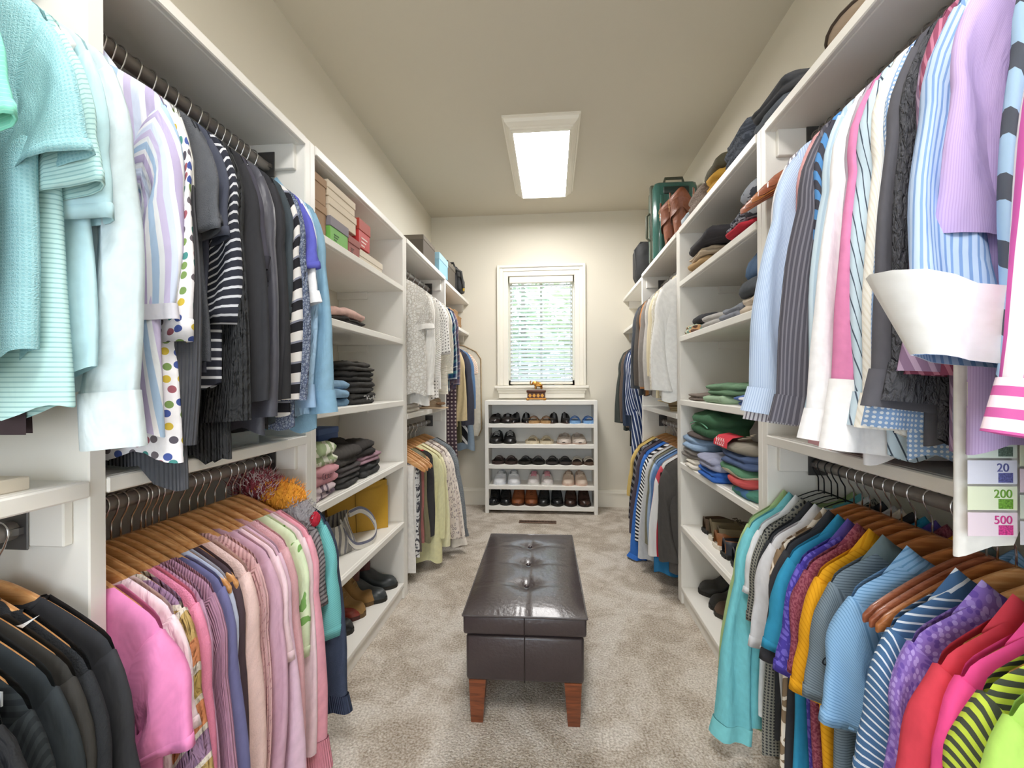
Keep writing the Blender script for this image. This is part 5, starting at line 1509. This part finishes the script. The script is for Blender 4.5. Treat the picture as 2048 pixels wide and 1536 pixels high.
# ------------------------------------------------------------------ right tower contents
z = LEV[0]
def R(y, z, label, size, layers, c, pt=None, d=.17, name='folded_trousers', **k):
    return fold_on(1, y, z, name, label, 'folded clothes', size, layers, fab(c, pt, bump=.7), d=d, **k)
R(2.36, z, 'folded olive camouflage shorts at the bottom of the first pile', (.26, .26, .03), 1, '6a6655', seed=70, d=.15)
R(2.36, z + .032, 'folded caramel chinos second from the bottom', (.26, .28, .032), 1, 'b3946a', seed=71, d=.15)
R(2.34, z + .066, 'folded beige chinos in the first pile', (.26, .28, .034), 2, 'c6b49c', seed=72, d=.15)
R(2.24, z + .102, 'folded slumped black trousers on the first pile', (.28, .46, .04), 1, '3c3a3e', seed=73, d=.14)
R(1.80, z, 'folded charcoal trousers under the red shirt', (.26, .26, .03), 1, '35343a', seed=74, d=.15)
R(1.83, z + .032, 'folded bright red shirt', (.27, .24, .022), 1, 'c42f40', seed=75, d=.14)
R(1.86, z + .056, 'folded grey and white patterned shorts', (.25, .2, .05), 2, '8d8f9a', ('blot', 40, .5, '2f3138'), seed=76, d=.14)
R(1.72, z + .056, 'crumpled grey tie-dye shorts at the top', (.24, .14, .11), 2, '9da2ac', ('blot', 30, .52, '43464f'), seed=77, d=.13, puff=.6)
z = LEV[1]
R(2.42, z, 'folded mint and brown striped swim shorts', (.24, .16, .045), 2, 'cfd6c0', ('s', 0, .06, [(0, 'd9dfc8'), (.3, '6d5446'), (.5, 'e0b080'), (.7, '8fb0a4')]), seed=80, d=.13)
R(2.36, z + .047, 'folded black belt-looped shorts above the swim shorts', (.26, .2, .04), 1, '35363a', seed=81, d=.16)
R(2.12, z, 'folded grey shorts with navy edging', (.26, .28, .055), 2, 'b7b4b0', ('blot', 14, .62, '555a68'), seed=82, d=.14)
R(1.88, z, 'folded slate shorts beside the grey ones', (.26, .2, .05), 2, '8b8f99', seed=83, d=.13)
R(1.72, z, 'folded beige cargo shorts', (.26, .2, .06), 2, 'cdbfae', seed=84, d=.14, puff=.6)
R(1.72, z + .064, 'folded dark grey jeans on the beige shorts', (.25, .22, .055), 1, '4c5056', seed=85, d=.14, puff=.6)
R(1.70, z + .122, 'folded blue denim jeans topping the pile', (.24, .2, .08), 1, '4f6a8c', seed=86, d=.14, puff=.6)
z = LEV[2]
R(2.38, z, 'folded taupe brown shorts lying flat', (.24, .26, .035), 2, '7d7168', seed=90, d=.14)
R(2.08, z, 'folded sage green shorts under the dark green ones', (.26, .30, .035), 1, '9db79a', seed=91, d=.14)
R(2.04, z + .037, 'folded dark sage green cargo shorts', (.26, .34, .045), 2, '6f9173', seed=92, d=.14)
R(1.76, z, 'folded royal blue and white swim shorts', (.24, .2, .04), 2, '5a74b0', ('blot', 20, .55, 'e8e8ee'), seed=93, d=.13)
cp = thing('baseball_cap', 'navy baseball cap with pale brim edge on the green shorts', 'cap', (.87, 1.74, z + .085))
G().lathe([(.085, 0), (.084, .04), (.065, .08), (.03, .1), (.004, .104)], 20).build('crown', fab('2c3346'), cp, True)
G().grid([[(-.05 - .1 * q * math.cos(a), .08 * math.sin(a), .004 - .012 * q) for a in np.linspace(-1.4, 1.4, 13)] for q in (.2, .6, 1.)]).build('brim', fab('dfe0e2'), cp, 'all')
z = LEV[3]
PIL = [(2.38, 0, .22, .04, 'd9d3c8', None, 'folded ivory tee at the window end of the bottom row'),
       (2.42, .042, .24, .05, '8b8580', None, 'folded taupe tee below the crumpled jeans'),
       (2.40, .094, .28, .06, '8fa8c4', None, 'crumpled light blue denim shirt on the pile'),
       (2.36, .156, .30, .02, '5a4f4c', None, 'folded brown shirt under the green sweater'),
       (2.12, 0, .26, .045, '2f62b4', None, 'folded cobalt blue tee hanging over the shelf edge'),
       (2.12, .047, .26, .05, '9a9db4', None, 'folded lavender grey tee on the cobalt one'),
       (1.78, 0, .22, .035, '4f8a78', ('blot', 20, .55, '5b86b4'), 'folded green and blue tee at the near end'),
       (1.82, .037, .24, .03, 'bf4f4f', None, 'folded brick red tee at the near end'),
       (1.86, .069, .28, .035, 'cfc6b0', ('s', 90, .05, [(0, 'd6cdb8'), (.5, '5f8a6c')]), 'folded cream and green striped tee'),
       (1.84, .106, .30, .05, '4e5f84', None, 'folded navy blue sweatshirt under the printed tee')]
for i, (y, dz, s, hh, c, pt, lab) in enumerate(PIL):
    R(y, z + dz, lab, (.26, s, hh), 1 if hh < .04 else 2, c, pt, seed=100 + i, d=.13 if 'cobalt' not in lab else .11, puff=.5, name='folded_tee')
o = R(2.24, z + .178, 'folded bottle green sweatshirt crowning the pile', (.28, .42, .10), 2, '3f6b4c', seed=120, d=.15, puff=.5, name='folded_sweatshirt')
G().tube([(-.142, -.1 + .25 * q, .045 + .02 * math.sin(3 * q)) for q in np.linspace(0, 1, 9)], .003, 5).build('seam', fab('6fae8c'), o, True)
tee = R(1.88, z + .158, 'folded taupe printed tee with a red panel and white lettering', (.27, .34, .035), 1, '8f887c', seed=121, d=.14, puff=.3, name='printed_tee')
RW = [(-.150, .012), (-.148, .034), (-.128, .052), (-.085, .060)]
red = G().grid([[(x, y, zq) for y in (-.02, .06, .13)] for x, zq in RW]).build('red_panel', fab('d03a48'), tee, 'all')
for k in range(5):
    G().tube([(-.150 + .004 * q, .10 - .02 * k + .006 * math.sin(9 * q), .016 + .03 * q) for q in np.linspace(0, 1, 7)], .0016, 5).build('white_script', plain('f4f0ee', .8), red, True)
text('UNC', .075, plain('e4dcc8', .8), tee, (-.09, -.09, .064), (-.0, -.25, -PI / 2), 'lettering')
gs = R(1.74, z + .21, 'crumpled grey tee at the near end of the pile', (.22, .18, .06), 1, '7d7a78', seed=122, d=.16, puff=.6, name='folded_tee')

# ------------------------------------------------------------------ top shelf, right side
z = TOP
def RT(y, dz, label, size, layers, c, pt=None, d=.13, name='folded_jacket', **k):
    return fold_on(1, y, TOP + dz, name, label, 'folded clothes', size, layers, fab(c, pt, bump=.8), d=d, puff=.5, **k)
hb = thing('brimmed_hat', 'beige hat with a dark-edged brim on the top shelf', 'hat', (.86, 1.16, TOP), math.radians(15))
G().lathe([(.17, .030), (.165, .026), (.12, .014), (.088, .012), (.086, .09), (.07, .115), (.01, .12)], 32).build('crown', fab('c7b39c'), hb, True)
G().grid([[((.172 + .004 * math.cos(b_)) * math.cos(a), (.172 + .004 * math.cos(b_)) * math.sin(a), .03 + .004 * math.sin(b_)) for b_ in np.linspace(0, 2 * PI, 7)] for a in np.linspace(0, 2 * PI, 33)]).build('brim_edge', fab('4a3d33'), hb, 'all')
RT(1.56, 0, 'folded grey-blue jacket at the near end of the top shelf', (.25, .26, .045), 1, '5c626b', seed=131)
RT(1.55, .047, 'folded charcoal jacket draped over the grey-blue one', (.25, .28, .05), 2, '45464a', seed=132)
RT(1.82, 0, 'folded dark marled knit sweater', (.25, .24, .12), 3, '3f4550', ('blot', 90, .5, '5a606c'), seed=133)
RT(2.07, .0, 'folded mustard sweater glimpsed in the pile', (.24, .18, .07), 2, 'c99a3c', seed=134)
RT(2.08, .072, 'folded olive brown sweater on the mustard one', (.25, .22, .055), 1, '55503f', seed=135)
RT(2.30, 0, 'folded mushroom brown fleece blanket', (.25, .24, .10), 2, '8d7d72', ('blot', 160, .5, '75675e'), seed=136)
RT(2.50, 0, 'folded pale grey-blue plastic-wrapped shirt', (.24, .14, .05), 1, 'aebac4', seed=137)
# suitcase
su = thing('suitcase', 'dark green hard-shell suitcase standing on the top shelf', 'suitcase', (.885, 3.42, TOP), 0)
SG = plain('2b5a52', .22, spec=.6, coat=.4)
OL = plain('4d4f40', .5)
G().box(-.155, .155, -.10, .0, .02, .60, .04).build('front_shell', SG, su, True)
G().box(-.155, .155, .012, .12, .02, .60, .04).build('back_shell', SG, su, True)
G().box(-.163, .163, -.014, .026, .015, .607, .014).build('zip_band', OL, su, True)
for x in (-.10, -.05, .05, .10):
    G().box(x - .012, x + .012, -.107, -.09, .06, .50, .006).build('ridge', SG, su, True)
G().box(-.09, .09, -.108, -.085, .50, .555, .01).build('handle_recess', plain('20302c', .4), su, True)
G().tube([(-.07, -.03, .60), (-.06, -.03, .64), (.06, -.03, .64), (.07, -.03, .60)], .011, 8).build('top_handle', OL, su, True)
G().tube([(-.165, .0, .2), (-.185, 0, .22), (-.185, 0, .38), (-.165, 0, .40)], .009, 8).build('side_handle', OL, su, True)
for x in (-.12, .12):
    for y in (-.07, .09):
        G().lathe([(.018, -.01), (.018, .01)], 12).build('wheel', BLACKM, su).matrix_local = Matrix.Translation((x, y, .018)) @ Matrix.Rotation(PI / 2, 4, 'Y')
bb = thing('duffel_bag', 'black soft bag behind the green suitcase', 'bag', (.845, 3.85, TOP - .02))
G().box(-.16, .16, -.13, .13, 0, .32, .06).build('body', CBM, bb, True)
G().tube([(-.155, -.06, .1), (-.165, -.06, .26), (-.12, -.06, .32), (.12, -.06, .32)], .01, 7).build('strap', plain('3a3a3a', .6), bb, True)
# western boots
WB = plain('7c4830', .42, .5, 34, var=.2)
def western(x, y, label):
    r = thing('western_boot', label, 'boot', (x, y, TOP), math.radians(62), 'western boots on the top shelf')
    G().prism(sole_outline(.29, .1, .6), .03, .038, 'z').box(.004, .06, -.033, .033, 0, .034, .003).build('sole', plain('4a2e1e', .5), r)
    shoe_upper(.29, .1, .12, .075, 0, .034, pointed=.6).build('foot', WB, r, True)
    rows = []
    for q in np.linspace(0, 1, 12):
        rx, ry = .05 + .035 * q ** .8, .038 + .036 * q ** .8
        rows.append([(.07 + rx * math.cos(a), ry * math.sin(a), .08 + .29 * q + (.03 * math.cos(2 * a) - .03) * sstep(.7, 1, q) * 1. + .012 * math.sin(4 * a) * sstep(.8, 1, q)) for a in np.linspace(0, 2 * PI, 29)[:-1]])
    rows.append([(.07 + (p[0] - .07) * .94, p[1] * .94, p[2] - .004) for p in rows[-1]])
    rows.append([(p[0], p[1], p[2] - .12) for p in rows[-1]])
    G().grid(rows, True).build('shaft', WB, r, 'all')
    for s in (-1, 1):
        for k in range(3):
            G().tube([(.07 + (.02 + .012 * k) * math.cos(b_), s * (.064 + .011 * math.sin(1.4 * b_ / PI)), .2 + .1 * math.sin(b_ / 1.2) + .02 * k) for b_ in np.linspace(.2, 3., 9)], .0022, 5).build('stitching', plain('c99a72', .6), r, True)
        G().box(.055, .085, s * .072 - .004, s * .072 + .004, .33, .385, .002).build('pull_strap', WB, r)
    return r
western(.80, 2.93, 'tooled brown western boot nearer the jeans tower')
western(.78, 3.10, 'tooled brown western boot nearer the suitcase')
# straw hat on the middle shelf under the blazers
ph = thing('panama_hat', 'woven straw hat upside down on the shelf below the blazers', 'hat', (.80, 2.85, 1.03))
G().lathe([(.08, 0), (.088, .04), (.09, .045), (.13, .055), (.155, .062), (.153, .066), (.128, .06), (.085, .05)], 32).build('weave', fab('cbb892', ('s', 90, .01, [(0, 'd2bf99'), (.6, '8f7c58')]), ), ph, True)
G().lathe([(.0895, .028), (.0905, .042)], 32).build('band', fab('7a654a'), ph, True)

# ------------------------------------------------------------------ trinket box with an elephant
eb = thing('trinket_box', 'carved brown and gold trinket box with an elephant on the rack top', 'trinket box', (-.148, 4.3, 1.045))
BR = plain('5a3422', .35, .4, 60, var=.2)
GO = plain('b07a34', .3, metal=.7)
G().box(-.082, .082, -.055, .055, .014, .075, .004).build('casket', BR, eb)
G().box(-.09, .09, -.062, .062, .073, .098, .006).build('lid', BR, eb, True)
G().box(-.09, .09, -.062, .062, .010, .02, .003).build('base_moulding', GO, eb)
for sx in (-1, 1):
    for sy in (-1, 1):
        G().ball((sx * .08, sy * .05, .012), (.016, .014, .012)).build('foot', GO, eb, True)
for k in range(4):
    x = -.057 + k * .038
    G().prism([(x - .016, .046), (x, .066), (x + .016, .046), (x, .026)], -.0585, -.054).build('rosette', GO, eb)
el = bpy.data.meshes.new('elephant')
V = [(0, 0, .045), (-.03, 0, .05), (-.055, 0, .062), (-.066, 0, .052), (-.078, 0, .04), (-.088, 0, .046), (-.09, 0, .066), (-.082, 0, .082),
     (.03, 0, .043), (.048, 0, .035), (-.032, -.016, .028), (-.032, -.018, .0), (-.028, .016, .028), (-.026, .018, .0), (.03, -.016, .028), (.032, -.018, 0), (.034, .016, .028), (.038, .018, 0)]
RD = [.03, .028, .022, .013, .009, .008, .007, .006, .028, .01, .013, .011, .013, .011, .013, .011, .013, .011]
E_ = [(0, 1), (1, 2), (2, 3), (3, 4), (4, 5), (5, 6), (6, 7), (0, 8), (8, 9), (1, 10), (10, 11), (1, 12), (12, 13), (8, 14), (14, 15), (8, 16), (16, 17)]
el.from_pydata([(x * .85, y, z + .0) for x, y, z in V], E_, [])
eo = bpy.data.objects.new('elephant', el)
COL.objects.link(eo)
mod = eo.modifiers.new('skin', 'SKIN')
for i, r_ in enumerate(RD):
    el.skin_vertices[0].data[i].radius = (r_ * .8, r_ * .8)
el.skin_vertices[0].data[0].use_root = True
sm = eo.modifiers.new('sub', 'SUBSURF')
sm.levels = sm.render_levels = 2
el.materials.append(GO)
eo.parent = eb
eo.location = (.02, 0, .105)
for s in (-1, 1):
    G().lathe([(.001, -.002), (.016, -.001), (.018, .001), (.001, .003)], 12).build('ear', GO, eo, True).matrix_local = Matrix.Translation((-.036, s * .02, .06)) @ Matrix.Rotation(PI / 2 + s * .4, 4, 'X')
